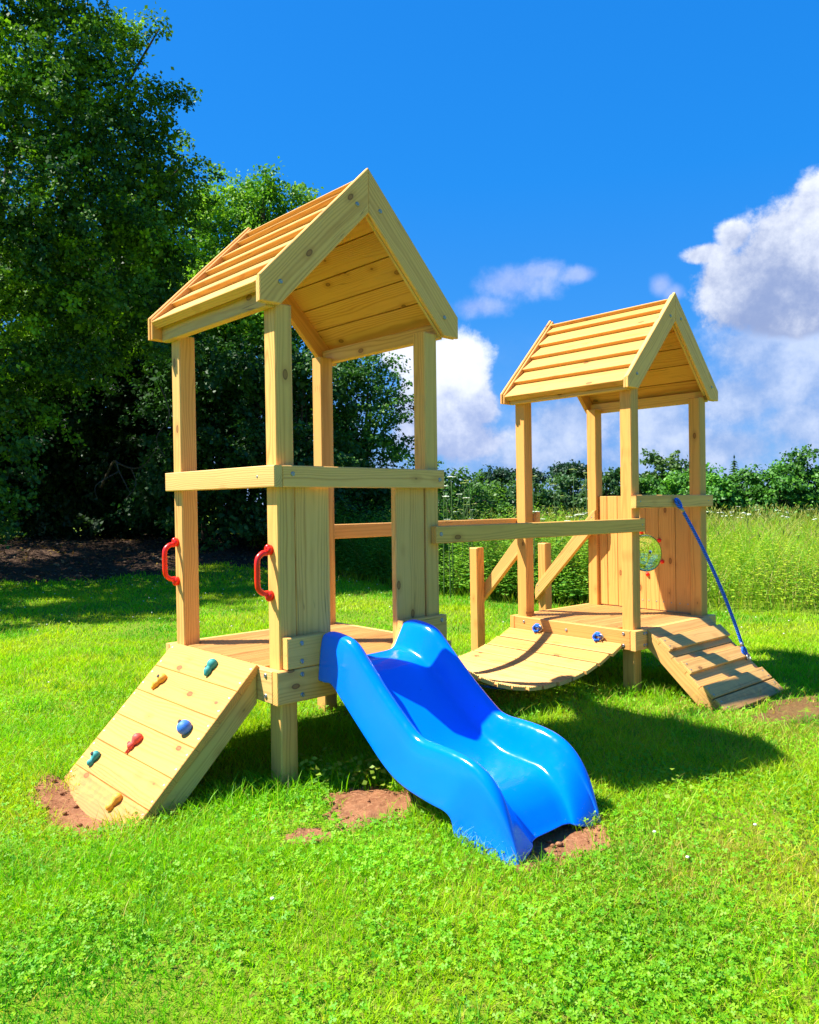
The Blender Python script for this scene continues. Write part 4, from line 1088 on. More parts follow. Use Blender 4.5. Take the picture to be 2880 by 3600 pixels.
# pines: bare trunks with flat crowns
def pine(label, x, y, h, seed, w):
    R = random.Random(seed); g0 = float(gz(x, y)); cl = []
    for k in range(9):
        a = R.uniform(0, 2 * pi); rr = R.uniform(0.1, 0.8) * w
        cl.append((x + rr * cos(a), y + rr * sin(a) * 0.6, g0 + h - R.uniform(0.25, 1.1), R.uniform(0.3, 0.5) * w * 0.7))
    return tree('pine_tree', label, 'tree', (x, y), cl, 0.2, 0.75, (0.018, 0.055, 0.03), (0.035, 0.09, 0.04), 0.16, seed, 'distant pines with bare trunks', 4, crown_from=h * 0.5, sub=3, squash=0.5)
for k, (x, y, h, w, lb) in enumerate([(6.9, 60, 4.0, 1.1, 'distant pine just left of the bridge side post'), (7.9, 61, 4.2, 1.1, 'distant pine hidden partly by the bridge side post'), (9.7, 60, 3.9, 1.0, 'distant pine just right of the bridge side post'), (11.5, 60, 4.3, 1.2, 'distant pine in the middle of the gap between the far tower posts'), (12.6, 61, 4.4, 1.3, 'distant pine right of centre in the gap between the far tower posts'), (13.8, 60, 4.1, 1.1, 'distant pine beside the rear post of the far tower'), (5.6, 60, 3.5, 1.0, 'leftmost distant pine above the hedge')]):
    pine(lb, x, y, h, 90 + k, w)
# distant hedge closing the horizon
R = np.random.default_rng(5)
n_ = 26000
x = R.uniform(-10, 60, n_); y = 72 + R.normal(size=n_) * 1.5; hh = 2.3 + 0.7 * vnoise(x, x * 0, 0.35, 3) + 0.4 * vnoise(x, x * 0, 1.2, 4)
z = R.random(n_) ** 0.7 * hh
C = np.stack([x, y, z], -1); t = R.random((n_, 1))
v, f, c = leaf_arrays(C, unit(R.normal(size=(n_, 3))), unit(R.normal(size=(n_, 3)) + np.array([0, -.3, .8])), np.full(n_, 0.42), np.full(n_, 0.3), np.array((0.03, 0.085, 0.03)) * (1 - t) + np.array((0.07, 0.15, 0.045)) * t)
o = mesh_np('distant_hedge', v, f, c, M['leaf']); tag(o, 'distant hedge line on the horizon', 'hedge', kind='stuff')

# ================================================================== grass
def blades(x, y, h, w, colr, lean=0.5, seg=3, seed=0, z=None):
    R = np.random.default_rng(seed + 500)
    n = len(x); a = R.uniform(0, 2 * pi, n); b = R.uniform(0, 2 * pi, n)
    z0 = (gz(x, y) if z is None else z) - 0.006
    ln = lean * (0.25 + 0.95 * R.random(n)) * h
    dx, dy = np.cos(a) * ln, np.sin(a) * ln; sx_, sy_ = np.cos(b), np.sin(b)
    vs = []
    for k in range(seg):
        t = k / seg; wk = w * 0.5 * (1 - t ** 1.6 * 0.75)
        cx = x + dx * t * t; cy = y + dy * t * t; cz = z0 + h * (t - 0.16 * lean * t * t)
        vs.append(np.stack([cx - sx_ * wk, cy - sy_ * wk, cz], -1)); vs.append(np.stack([cx + sx_ * wk, cy + sy_ * wk, cz], -1))
    tip = np.stack([x + dx, y + dy, z0 + h * (1 - 0.16 * lean)], -1)
    vs.append(tip); vs.append(tip + np.array([0.0004, 0, 0]))
    v = np.stack(vs, 1); m = 2 * (seg + 1)
    base = np.arange(n)[:, None] * m
    fs = [base + np.array([2 * k, 2 * k + 1, 2 * k + 3, 2 * k + 2]) for k in range(seg)]
    f = np.stack(fs, 1).reshape(-1, 4)
    return v.reshape(-1, 3), f, np.repeat(colr, m, 0)

def cat_np(parts):
    vs, fs, cs = [], [], []; k = 0
    for v, f, c in parts:
        vs.append(v); fs.append(f + k); cs.append(c); k += len(v)
    return np.concatenate(vs), np.concatenate(fs), np.concatenate(cs)

# lawn / meadow edge : y of the mown edge as a function of x
EX = np.array([-16, -8, -4, -2.4, -0.8, 0.4, 1.4, 2.6, 3.6, 4.7, 7, 16]); EY = np.array([19.0, 18.5, 17.2, 16.2, 13.2, 10.9, 10.15, 9.7, 9.35, 9.0, 8.4, 7.0])
def lawn_edge(x): return np.interp(x, EX, EY) + 0.12 * vnoise(x, x * 0 + 2, 1.7, 8)

def lawn_colour(x, y, R):
    n = len(x)
    p = vnoise(x, y, 0.9, 11) * 0.6 + vnoise(x, y, 2.6, 12) * 0.4
    fresh = np.array((0.20, 0.57, 0.003)); yel = np.array((0.47, 0.62, 0.004)); deep = np.array((0.085, 0.40, 0.010)); dry = np.array((0.50, 0.42, 0.07))
    t = np.clip(0.50 + 0.9 * p + 0.2 * R.normal(size=n), 0, 1)[:, None]
    c = fresh * (1 - t) + yel * t
    q = np.clip(vnoise(x, y, 1.5, 14) * 1.2 - 0.25, 0, 0.8)[:, None]; c = c * (1 - q) + deep * q
    # worn, drier turf round the ramp and the slide end
    wr = np.exp(-(((x - 2.3) / 0.9) ** 2 + ((y - 4.75) / 0.75) ** 2)) * 0.75 + np.exp(-(((x - 0.95) / 0.7) ** 2 + ((y - 2.9) / 0.4) ** 2)) * 0.55 + np.exp(-(((x - 1.5) / 0.9) ** 2 + ((y - 2.7) / 0.8) ** 2)) * 0.28 + np.exp(-(((x + 1.45) / 0.6) ** 2 + ((y - 3.2) / 0.3) ** 2)) * 0.3
    d = ((R.random(n) < 0.07 + 0.75 * wr))[:, None]
    return np.where(d, dry * (0.6 + 0.6 * R.random((n, 1))), c) * (0.75 + 0.5 * R.random((n, 1)))

def scatter(R, n, d0, d1, half=0.66, cx=0.0):
    """points over a fan of the lawn between two distances, wider than the view"""
    y = np.sqrt(R.uniform(d0 ** 2, d1 ** 2, n)); x = cx * y + R.uniform(-1, 1, n) * (half * y + 1.3)
    return x, y
R = np.random.default_rng(21)
parts = []
for (d0, d1, dens, h0, h1, w) in ((1.25, 3.0, 19000, 0.026, 0.062, 0.0032), (3.0, 4.8, 13000, 0.026, 0.064, 0.0038), (4.8, 8.0, 4600, 0.028, 0.06, 0.0062), (8.0, 13.0, 1500, 0.03, 0.06, 0.0105), (13.0, 20.0, 480, 0.035, 0.075, 0.019)):
    n_ = int(dens * (0.66 * (d1 ** 2 - d0 ** 2) + 2.6 * (d1 - d0))); x, y = scatter(R, n_, d0, d1)
    keep = (R.random(n_) > soil_mask(x, y) * 1.02) & (R.random(n_) > litter_mask(x, y) * 1.0) & (y < lawn_edge(x) + 0.25)
    dens2 = 0.75 + 0.4 * vnoise(x, y, 3.1, 17); keep &= R.random(n_) < dens2
    x, y = x[keep], y[keep]; n_ = len(x)
    tuft = 1 + 0.35 * vnoise(x, y, 1.8, 19)
    h = R.uniform(h0, h1, n_) * tuft * (1 + 0.7 * (R.random(n_) < 0.06))
    parts.append(blades(x, y, h, w * (0.7 + 0.6 * R.random(n_)), lawn_colour(x, y, R), 0.85, 2 if d0 > 7 else 3, int(d0 * 10)))
v, f, c = cat_np(parts)
o = mesh_np('lawn_grass', v, f, c, M['grass']); tag(o, 'mown green grass of the lawn', 'grass', kind='stuff')

# longer tufts left by the mower round feet and edges
tufts = [(-0.42, 3.74, 0.22, 260, 0.13), (-0.15, 3.80, 0.25, 200, 0.12), (-0.62, 3.55, 0.16, 220, 0.11), (-0.95, 3.30, 0.22, 260, 0.10), (-0.75, 3.45, 0.15, 160, 0.12), (0.02, 3.32, 0.15, 160, 0.10), (0.16, 3.16, 0.12, 200, 0.12), (0.22, 2.98, 0.12, 150, 0.09), (0.42, 2.86, 0.2, 160, 0.06), (1.1, 3.3, 0.2, 200, 0.10), (0.93, 3.05, 0.1, 90, 0.07),
         (1.75, 5.45, 0.2, 220, 0.11), (1.55, 5.6, 0.2, 200, 0.12), (1.35, 5.2, 0.35, 260, 0.10), (1.05, 4.9, 0.4, 260, 0.09), (2.15, 4.55, 0.25, 200, 0.08), (1.9, 4.75, 0.2, 160, 0.09), (0.3, 4.3, 0.3, 200, 0.10), (0.0, 4.4, 0.4, 220, 0.12), (-0.3, 4.3, 0.4, 220, 0.12), (0.6, 4.9, 0.3, 180, 0.12), (-1.85, 3.95, 0.2, 120, 0.09), (0.72, 2.72, 0.2, 90, 0.06)]
parts = []
for k, (cx, cy, r, cnt, hh) in enumerate(tufts):
    x = cx + R.normal(size=cnt) * r * 0.55; y = cy + R.normal(size=cnt) * r * 0.55
    keep = R.random(cnt) > soil_mask(x, y) * 0.9; x, y = x[keep], y[keep]; cnt = len(x)
    parts.append(blades(x, y, hh * (0.45 + 0.75 * R.random(cnt)), 0.0042 * (0.7 + 0.6 * R.random(cnt)), lawn_colour(x, y, R) * np.array((0.8, 1, 0.9)), 0.8, 4, 900 + k))
v, f, c = cat_np(parts)
o = mesh_np('tall_grass', v, f, c, M['grass']); tag(o, 'longer grass left standing round the posts and the slide', 'grass', kind='stuff')

n_ = 2600; x, y = scatter(R, n_, 1.4, 6.5); keep = (R.random(n_) < np.clip(0.3 + 0.9 * vnoise(x, y, 1.1, 81), 0, 1)) & (soil_mask(x, y) < 0.5); x, y = x[keep], y[keep]; n_ = len(x)
v, f, c = blades(x, y, R.uniform(0.03, 0.085, n_), 0.0026 * (0.7 + 0.6 * R.random(n_)), np.array((0.55, 0.44, 0.13)) * (0.6 + 0.6 * R.random((n_, 1))), 1.3, 3, 955)
o = mesh_np('dry_grass', v, f, c, M['grass']); tag(o, 'dry straw coloured blades among the lawn', 'grass', kind='stuff')
cx = R.uniform(-3, 3.4, 150); cy = R.uniform(1.6, 7.0, 150); ok = np.abs(cx) < 0.62 * cy; cx, cy = cx[ok], cy[ok]
x = np.repeat(cx, 60) + R.normal(size=len(cx) * 60) * 0.035; y = np.repeat(cy, 60) + R.normal(size=len(cx) * 60) * 0.035
keep = soil_mask(x, y) < 0.4; x, y = x[keep], y[keep]; n_ = len(x)
v, f, c = blades(x, y, R.uniform(0.04, 0.10, n_), 0.0036 * (0.7 + 0.6 * R.random(n_)), np.array((0.11, 0.36, 0.012)) * (0.7 + 0.6 * R.random((n_, 1))), 0.8, 3, 956)
o = mesh_np('grass_tufts', v, f, c, M['grass']); tag(o, 'darker tufts of coarser grass in the lawn', 'grass', kind='stuff')

# clover: three rounded leaflets on a short stalk
def clover(x, y, h, size, colr, seed):
    R = np.random.default_rng(seed); n = len(x)
    z0 = gz(x, y) + h; V = []; F = []; Cc = []
    rot = R.uniform(0, 2 * pi, n); tilt = R.normal(size=(n, 2)) * 0.45
    nrm = unit(np.stack([tilt[:, 0], tilt[:, 1] - 0.1, np.ones(n)], -1)); k = 0
    for j in range(3):
        a = rot + j * 2 * pi / 3
        d = np.stack([np.cos(a), np.sin(a), np.zeros(n)], -1); d = unit(d - nrm * (d * nrm).sum(-1, keepdims=True)); s = np.cross(nrm, d)
        c0 = np.stack([x, y, z0], -1); S = size[:, None]
        up = nrm * S * (0.1 * R.normal(size=(n, 1)) + 0.12)
        pts = [c0, c0 + d * S * 0.5 + s * S * 0.42 + up, c0 + d * S * 0.92 + s * S * 0.3 + up, c0 + d * S * 0.95 - nrm * S * 0.02, c0 + d * S * 0.92 - s * S * 0.3 + up, c0 + d * S * 0.5 - s * S * 0.42 + up]
        v = np.stack(pts, 1); b = np.arange(n)[:, None] * 6 + k
        F.append(b + np.array([0, 1, 2, 3])); F.append(b + np.array([0, 3, 4, 5])); V.append(v.reshape(-1, 3)); Cc.append(np.repeat(colr * (0.9 + 0.2 * R.random((n, 1))), 6, 0)); k += n * 6
    return np.concatenate(V), np.concatenate(F), np.concatenate(Cc)
parts = []
for d0, d1, dens in ((1.25, 2.6, 7500), (2.6, 3.8, 4600), (3.8, 5.5, 1500)):
    n_ = int(dens * (0.66 * (d1 ** 2 - d0 ** 2) + 2.6 * (d1 - d0))); x, y = scatter(R, n_, d0, d1)
    amt = np.clip(0.40 + 0.6 * (vnoise(x, y, 1.6, 23) * 0.6 + vnoise(x, y, 4.0, 24) * 0.6), 0, 1) * (1 - 0.75 * sstep(0.9, 2.2, np.abs(x + 0.1) / (0.35 * y + 0.25)))
    keep = (R.random(n_) < amt) & (soil_mask(x, y) < 0.3)
    x, y = x[keep], y[keep]; n_ = len(x); t = R.random((n_, 1))
    colr = (np.array((0.125, 0.44, 0.012)) * (1 - t) + np.array((0.30, 0.55, 0.016)) * t) * (1 + 0.22 * vnoise(x, y, 2.2, 61))[:, None]
    parts.append(clover(x, y, R.uniform(0.015, 0.046, n_), R.uniform(0.007, 0.0125, n_), colr, int(d0 * 100)))
v, f, c = cat_np(parts)
o = mesh_np('clover', v, f, c, M['grass']); tag(o, 'clover leaves growing through the lawn', 'clover', kind='stuff')
# broad leaved weeds beside the slide and scattered leaves
wx = np.concatenate([-0.30 + R.normal(size=70) * 0.07, -0.47 + R.normal(size=40) * 0.05, -0.12 + R.normal(size=30) * 0.06, 0.0 + R.normal(size=14) * 0.1, 1.15 + R.normal(size=4) * 0.1])
wy = np.concatenate([3.66 + R.normal(size=70) * 0.05, 3.70 + R.normal(size=40) * 0.05, 3.64 + R.normal(size=30) * 0.05, 3.4 + R.normal(size=14) * 0.08, 3.45 + R.normal(size=4) * 0.1])
n_ = len(wx); t = R.random((n_, 1))
C = np.stack([wx, wy, gz(wx, wy) + R.uniform(0.02, 0.14, n_)], -1); a = R.uniform(0, 2 * pi, n_)
v, f, c = leaf_arrays(C, unit(np.stack([np.cos(a), np.sin(a), 0.2 * R.normal(size=n_)], -1)), unit(np.stack([R.normal(size=n_) * .4, R.normal(size=n_) * .4 - .3, np.ones(n_)], -1)), R.uniform(0.022, 0.038, n_), R.uniform(0.018, 0.03, n_), np.array((0.2, 0.36, 0.03)) * (1 - t) + np.array((0.42, 0.5, 0.06)) * t)
o = mesh_np('weed_leaves', v, f, c, M['grass']); tag(o, 'small round leaved weeds along the shaded edge by the slide', 'weeds', kind='stuff')
# daisies and clover heads: tiny
x, y = scatter(R, 420, 1.8, 14.0); keep = (soil_mask(x, y) < 0.2) & (litter_mask(x, y) < 0.2) & (y < lawn_edge(x)) & ((vnoise(x, y, 0.8, 31) > 0.1) | (y > 8)); x, y = x[keep], y[keep]
mb = MB()
for a, b in zip(x, y): mb.ball((a, b, float(gz(a, b)) + 0.05), 0.009 if b > 6 else 0.0075, 0, 6, 4, (1, 1, 0.6))
M['petal'] = simple_mat('white_petal', (0.75, 0.72, 0.6), 0.8)
o = mb.build('daisies', M['petal']); tag(o, 'tiny white daisies and clover heads dotted over the lawn', 'flowers', kind='stuff')
# chips and dead leaves on the litter, crumbs on the bare earth
n_ = 5200; x = R.uniform(-11, -2.5, n_); y = R.uniform(12.5, 20, n_); keep = litter_mask(x, y) > 0.3; x, y = x[keep], y[keep]; n_ = len(x)
C = np.stack([x, y, gz(x, y) + 0.05 + 0.02 * R.random(n_)], -1); t = R.random((n_, 1)) ** 3
v, f, c = leaf_arrays(C, unit(R.normal(size=(n_, 3)) * np.array([1, 1, .2])), unit(R.normal(size=(n_, 3)) * .35 + np.array([0, 0, 1])), R.uniform(0.05, 0.11, n_), R.uniform(0.03, 0.06, n_), np.array((0.07, 0.04, 0.025)) * (1 - t) + np.array((0.42, 0.30, 0.17)) * t)
o = mesh_np('dead_leaves', v, f, c, M['grass']); tag(o, 'dead leaves and chips strewn under the maple', 'dead leaves', kind='stuff')
mb = MB()
for cx, cy, ra, rb, rot, h, mt, seed, lump in SOIL[:4]:
    for k in range(int(90 * ra * rb / 0.06)):
        a = R.uniform(0, 2 * pi); q = math.sqrt(R.random()) * 0.95
        px = cx + q * (ra * cos(a) * cos(rot) - rb * sin(a) * sin(rot)); py = cy + q * (ra * cos(a) * sin(rot) + rb * sin(a) * cos(rot))
        s_ = 0.002 + 0.012 * R.random() ** 6
        mb.ball((px, py, float(gz(px, py)) + 0.008 + h * math.sqrt(max(0, 1 - q)) + s_ * 0.4), s_, 0, 6, 4, (1 + .5 * R.random(), 1, 0.7))
o = mb.build('soil_crumbs', M['soil']); tag(o, 'crumbs of red earth on the bare patches', 'soil crumbs', kind='stuff')

# ================================================================== meadow
R = np.random.default_rng(33)
parts = []
def in_meadow(x, y): return y > lawn_edge(x)
for (y0, y1, cnt, w) in ((5.5, 12.5, 34000, 0.007), (12.5, 18, 22000, 0.011), (18, 30, 27000, 0.018)):
    x = R.uniform(-3.5, 18 if y0 < 15 else 24, cnt); y = R.uniform(y0, y1, cnt)
    keep = in_meadow(x, y) & (x < 0.8 * y + 3.0) & (x > -0.3 * y + 1.2); x, y = x[keep], y[keep]; n_ = len(x)
    e = sstep(-0.1, 1.7, y - lawn_edge(x))
    h = (0.16 + 0.76 * e) * (0.55 + 0.65 * R.random(n_)) * (1 + 0.28 * vnoise(x, y, 1.3, 41))
    p = np.clip(0.45 + 0.7 * vnoise(x, y, 0.55, 42) + 0.25 * R.normal(size=n_), 0, 1)[:, None]
    base = np.array((0.17, 0.47, 0.012)) * (1 - p) + np.array((0.46, 0.52, 0.02)) * p
    tan = (R.random(n_) < (0.24 + 0.3 * vnoise(x, y, 0.8, 44)) * e)[:, None]
    dk = (0.72 + 0.28 * sstep(-0.5, 0.3, vnoise(x, y, 0.9, 45)))[:, None]; base = base * dk
    colr = np.where(tan, np.array((0.50, 0.42, 0.13)), base) * (0.75 + 0.5 * R.random((n_, 1)))
    parts.append(blades(x, y, h, w * (0.7 + 0.6 * R.random(n_)), colr, 0.72, 4 if y0 < 10 else 3, int(y0)))
v, f, c = cat_np(parts)
o = mesh_np('meadow_grass', v, f, c, M['grass']); tag(o, 'tall unmown meadow grass beyond the lawn', 'grass', kind='stuff')
# seed heads
parts = []
n_ = 9000; x = R.uniform(-2, 22, n_); y = R.uniform(7.5, 29, n_); keep = in_meadow(x, y - 0.5) & (x < 0.8 * y + 3.0) & (x > -0.25 * y + 1.2); x, y = x[keep], y[keep]; n_ = len(x)
hz = (0.78 + 0.34 * R.random(n_)) * (1 + 0.12 * vnoise(x, y, 0.7, 41))
C = np.stack([x, y, gz(x, y) + hz], -1); t = R.random((n_, 1))
v, f, c = leaf_arrays(C, unit(np.stack([R.normal(size=n_) * .5, R.normal(size=n_) * .5, np.ones(n_)], -1)), unit(R.normal(size=(n_, 3))), R.uniform(0.07, 0.15, n_) * (0.6 + y / 30), R.uniform(0.006, 0.02, n_) * (0.5 + y / 18), np.array((0.38, 0.33, 0.10)) * (1 - t) + np.array((0.28, 0.36, 0.06)) * t)
o = mesh_np('grass_seed_heads', v, f, c, M['grass']); tag(o, 'pale seed heads of the meadow grass', 'grass', kind='stuff')
# nettles and leafy weeds along the mown edge
def leafy(xs_, ys_, hs_, leaf, colA, colB, seed):
    R = np.random.default_rng(seed); C = []; D = []; N_ = []; L = []; Cl = []
    for x, y, h in zip(xs_, ys_, hs_):
        g0 = float(gz(x, y)); lx, ly = R.normal(size=2) * 0.12; nn = int(h / 0.075); a0 = R.uniform(0, 6)
        tone = R.random()
        for k in range(2, nn):
            for s_ in (0, pi):
                t = (k + R.uniform(-.45, .45)) / nn
                a = a0 + k * 1.57 + s_ + R.normal() * 0.3; l = leaf * (1.15 - 0.7 * t) * R.uniform(0.75, 1.2)
                d = np.array([cos(a), sin(a), -0.25 + 0.5 * t]); C.append((x + lx * t * h + d[0] * l * .55, y + ly * t * h + d[1] * l * .55, g0 + h * t)); D.append(d); N_.append((R.normal() * .25, R.normal() * .25, 1)); L.append(l)
                q = np.clip(tone * 0.6 + 0.4 * t + 0.15 * R.normal(), 0, 1); Cl.append(np.array(colA) * (1 - q) + np.array(colB) * q)
    C = np.array(C); L = np.array(L)
    return leaf_arrays(C, unit(np.array(D)), unit(np.array(N_)), L, L * 0.5, np.array(Cl))
n_ = 3000
x = R.uniform(-3.2, 3.4, n_); y = lawn_edge(x) + 0.1 + np.abs(R.normal(size=n_)) * 1.7
edge_t = np.clip((y - lawn_edge(x)) / 1.0, 0, 1)
hs = (0.28 + 0.98 * edge_t) * (0.55 + 0.65 * R.random(n_)) * (1 + 0.25 * vnoise(x, y, 1.6, 71)) * np.interp(x, [-3.2, -0.5, 1.5, 3.4], [1.0, 1.0, 1.0, 0.75])
v, f, c = leafy(x, y, hs, 0.10, (0.04, 0.19, 0.02), (0.24, 0.42, 0.03), 60)
o = mesh_np('nettles', v, f, c, M['leaf']); tag(o, 'bank of nettles and leafy weeds along the edge of the lawn', 'nettles', kind='stuff')
n_ = 2000; x = R.uniform(2.2, 11.0, n_); y = lawn_edge(x) + 0.15 + np.abs(R.normal(size=n_)) * 2.6; hs = (0.28 + 0.58 * np.clip(y - lawn_edge(x), 0, 1)) * (0.7 + 0.5 * R.random(n_))
v, f, c = leafy(x, y, hs, 0.08, (0.09, 0.29, 0.02), (0.42, 0.50, 0.025), 61)
o = mesh_np('meadow_weeds', v, f, c, M['leaf']); tag(o, 'leafy weeds among the meadow grass', 'weeds', kind='stuff')
n_ = 500; x = R.uniform(-7.5, -2.6, n_); y = 17.6 + np.abs(R.normal(size=n_)) * 0.8 - 0.25 * (x + 5); hs = R.uniform(0.25, 0.8, n_)
v, f, c = leafy(x, y, hs, 0.13, (0.02, 0.07, 0.015), (0.05, 0.13, 0.025), 62)
o = mesh_np('woodland_weeds', v, f, c, M['leaf']); tag(o, 'dark weeds at the foot of the shaded bushes', 'weeds', kind='stuff')

# umbellifers: stem, branching rays, flat white heads
M['stem'] = simple_mat('plant_stem', (0.07, 0.13, 0.025), 0.7)
M['umbel'] = simple_mat('umbel_flower', (0.72, 0.74, 0.58), 0.8, nscale=30, var=0.15)
M['umbel_green'] = simple_mat('umbel_seed', (0.36, 0.42, 0.08), 0.8, nscale=30, var=0.15)
def umbel(x, y, h, r, label, green, seed, group='hogweed plants at the meadow edge'):
    R = random.Random(seed); g0 = float(gz(x, y))
    root = empty('hogweed_plant', (x, y, g0)); tag(root, label, 'plant', group)
    m = MB(); top = Vector((R.uniform(-.06, .06), R.uniform(-.06, .06), h))
    m.tube(catmull([(0, 0, 0), (top.x * .3, top.y * .3, h * .5), top * 0.985], 4), [0.008] * 4 + [0.006] * 4 + [0.005], 6)
    heads = [(top, r)]
    for k in range(R.choice((1, 2, 3))):
        z = h * R.uniform(0.6, 0.8); a = R.uniform(0, 2 * pi); e = Vector((top.x * .7 + cos(a) * 0.16, top.y * .7 + sin(a) * 0.16, z + h * 0.13))
        m.tube(catmull([(top.x * .6, top.y * .6, z), (e.x * .6, e.y * .6, z + h * .04), e], 3), 0.0035, 5); heads.append((e, r * R.uniform(0.55, 0.8)))
    for c_, rr in heads:
        for k in range(9):
            a = 2 * pi * k / 9; m.tube([c_ - Vector((0, 0, 0.05)), c_ + Vector((cos(a) * rr * .8, sin(a) * rr * .8, 0))], 0.0016, 4)
    m.build('stem', M['stem'], root)
    for c_, rr in heads:
        mm = MB()
        for k in range(16):
            a = R.uniform(0, 2 * pi); q = rr * math.sqrt(R.random())
            mm.ball(c_ + Vector((q * cos(a), q * sin(a), 0.012 - 0.1 * q * q / rr)), rr * 0.26, 0, 7, 4, (1, 1, 0.3))
        mm.build('flower_head', M['umbel_green' if green else 'umbel'], root)
ul = [(0.47, 10.9, 1.55, 0.06, 'hogweed with white flat flower heads nearest the tall tower post', 0), (0.60, 10.9, 1.68, 0.06, 'tallest white flowered hogweed in the clump right of the tall tower', 0), (0.74, 11.2, 1.60, 0.06, 'white flowered hogweed in the middle of the clump right of the tall tower', 1),
      (0.90, 11.1, 1.64, 0.055, 'hogweed gone to yellow green seed right of the white clump', 1), (0.55, 10.7, 1.40, 0.05, 'short white flowered hogweed low in the clump', 0), (0.83, 10.8, 1.38, 0.05, 'short white hogweed over the bridge handrail', 0),
      (1.78, 11.2, 1.72, 0.06, 'tall dry hogweed just right of the bridge side post', 1), (2.42, 11.6, 1.85, 0.06, 'tall thin hogweed against the sky between the far tower posts', 1), (2.15, 11.4, 1.62, 0.05, 'hogweed leaning left between the far tower posts', 1), (2.7, 11.8, 1.8, 0.05, 'thin hogweed close to the rear post of the far tower', 1),
      (1.70, 10.7, 1.22, 0.06, 'low white hogweed beside the bridge side post', 0), (2.35, 11.0, 1.18, 0.06, 'low white hogweed left of the rear post of the far tower', 0)]
for k, (x, y, h, r, lb, g) in enumerate(ul): umbel(x, y, h, r, lb, g, 300 + k)
RX = np.random.default_rng(77)
M['umbel_pale'] = M['umbel']
mm = MB()
for k in range(60):
    y = RX.uniform(12, 28); x = RX.uniform(0.12 * y + 1.5, 0.62 * y); z = float(gz(x, y)) + RX.uniform(0.9, 1.15)
    for q in range(3): mm.ball((x + RX.normal() * 0.05, y, z + RX.normal() * 0.01), 0.035, 0, 6, 3, (1, 1, 0.25))
o = mm.build('meadow_flowers', M['umbel']); tag(o, 'scattered pale flower heads over the meadow', 'flowers', kind='stuff')
# ================================================================== light, sky, camera
EL = math.radians(54.6)
SUN = Vector((-cos(EL), -0.006, sin(EL))).normalized()
sd_ = bpy.data.lights.new('sun', 'SUN'); sd_.energy = 4.6; sd_.angle = math.radians(0.53); sd_.color = (1.0, 0.955, 0.87)
so = bpy.data.objects.new('sun', sd_); col.objects.link(so); so.location = SUN * 50
so.rotation_euler = (-SUN).to_track_quat('-Z', 'Y').to_euler()

w = bpy.data.worlds.new('World'); scene.world = w; w.use_nodes = True
nt = w.node_tree; nt.nodes.clear(); N = NT(nt)
sky = N.n('ShaderNodeTexSky', sky_type='NISHITA', sun_disc=False, sun_elevation=EL, sun_rotation=math.radians(-90), altitude=50, air_density=1.0, dust_density=0.4, ozone_density=2.5)
d = N.n('ShaderNodeTexCoord').outputs['Generated']
s = N.n('ShaderNodeSeparateXYZ', ins={0: d})
az = N.math('ARCTAN2', s.outputs[0], s.outputs[1]); el = N.math('ARCSINE', s.outputs[2])
hs = N.n('ShaderNodeHueSaturation', ins={'Saturation': 1.3, 'Value': 1.0, 'Color': sky.outputs[0]}).outputs[0]
hs = N.mix(1.0, hs, (0.45, 0.95, 1.15), 'MULTIPLY')
deep_ = N.ramp(N.maprange(el, 0.0, 1.2, 0, 1, False), [(0.0, (0.36, 1.05, 2.9)), (0.12, (0.16, 0.95, 2.9)), (0.32, (0.03, 0.92, 3.1)), (1.0, (0.03, 0.65, 2.7))])
skyc = N.mix(0.8, hs, deep_)
# cloud fields in azimuth / elevation, stretched and broken up by noise
nA = N.noise(d, 7.0, 7.0, 0.6); nB = N.noise(d, 19.0, 6.0, 0.65); nC = N.noise(d, 4.2, 6.0, 0.62)
def blob_(a0, e0, ra, re, wgt=1.0):
    x = N.math('DIVIDE', N.math('SUBTRACT', az, math.radians(a0)), math.radians(ra)); y = N.math('DIVIDE', N.math('SUBTRACT', el, math.radians(e0)), math.radians(re))
    q = N.math('SQRT', N.math('ADD', N.math('MULTIPLY', x, x), N.math('MULTIPLY', y, y)))
    return N.math('MULTIPLY', N.math('SUBTRACT', 1.0, q), wgt)
def fld(blobs):
    f = None
    for b in blobs:
        v_ = blob_(*b); f = v_ if f is None else N.math('SMOOTH_MAX', f, v_, 0.25)
    return f
def az_el(xd, yd):
    X = (xd - 862) / 1647; Z = (1062 - yd) / 1647
    return math.degrees(math.atan(X)), math.degrees(math.atan(Z / math.sqrt(1 + X * X)))
def B(xd, yd, rx, ry, w_=1.0):
    a, e = az_el(xd, yd); return (a, e, rx / 1647 * 57.3, ry / 1647 * 57.3, w_)
SUNC, SHC = (1.0, 1.0, 1.02), (0.36, 0.42, 0.78)
CLOUDS = True
def cloud(base, blobs, lo, hi, amt, white, shade, wl, wh, noise_w=0.9, fine=0.4):
    nz = N.math('ADD', N.math('MULTIPLY', nA, 1 - fine), N.math('MULTIPLY', nB, fine))
    f = N.math('ADD', fld(blobs), N.math('MULTIPLY', N.math('SUBTRACT', nz, 0.5), noise_w * 2))
    a = N.math('MULTIPLY', N.maprange(f, lo, hi), amt)
    g = N.math('ADD', N.math('MULTIPLY', N.math('SUBTRACT', nB, 0.5), 1.9), N.math('ADD', N.math('MULTIPLY', N.math('SUBTRACT', nA, 0.5), 1.5), wl))
    lit = N.maprange(g, 0.0, 1.0) if wh is None else N.maprange(N.math('ADD', g, wh), -0.1, 1.2)
    c = N.mix(lit, shade, white)
    return N.mix(a, base, c)
K = 1.0
def sc(c, k): return tuple(x * k for x in c)
CW = 5.0   # radiance scale of sunlit cloud in sky-texture units
c = skyc
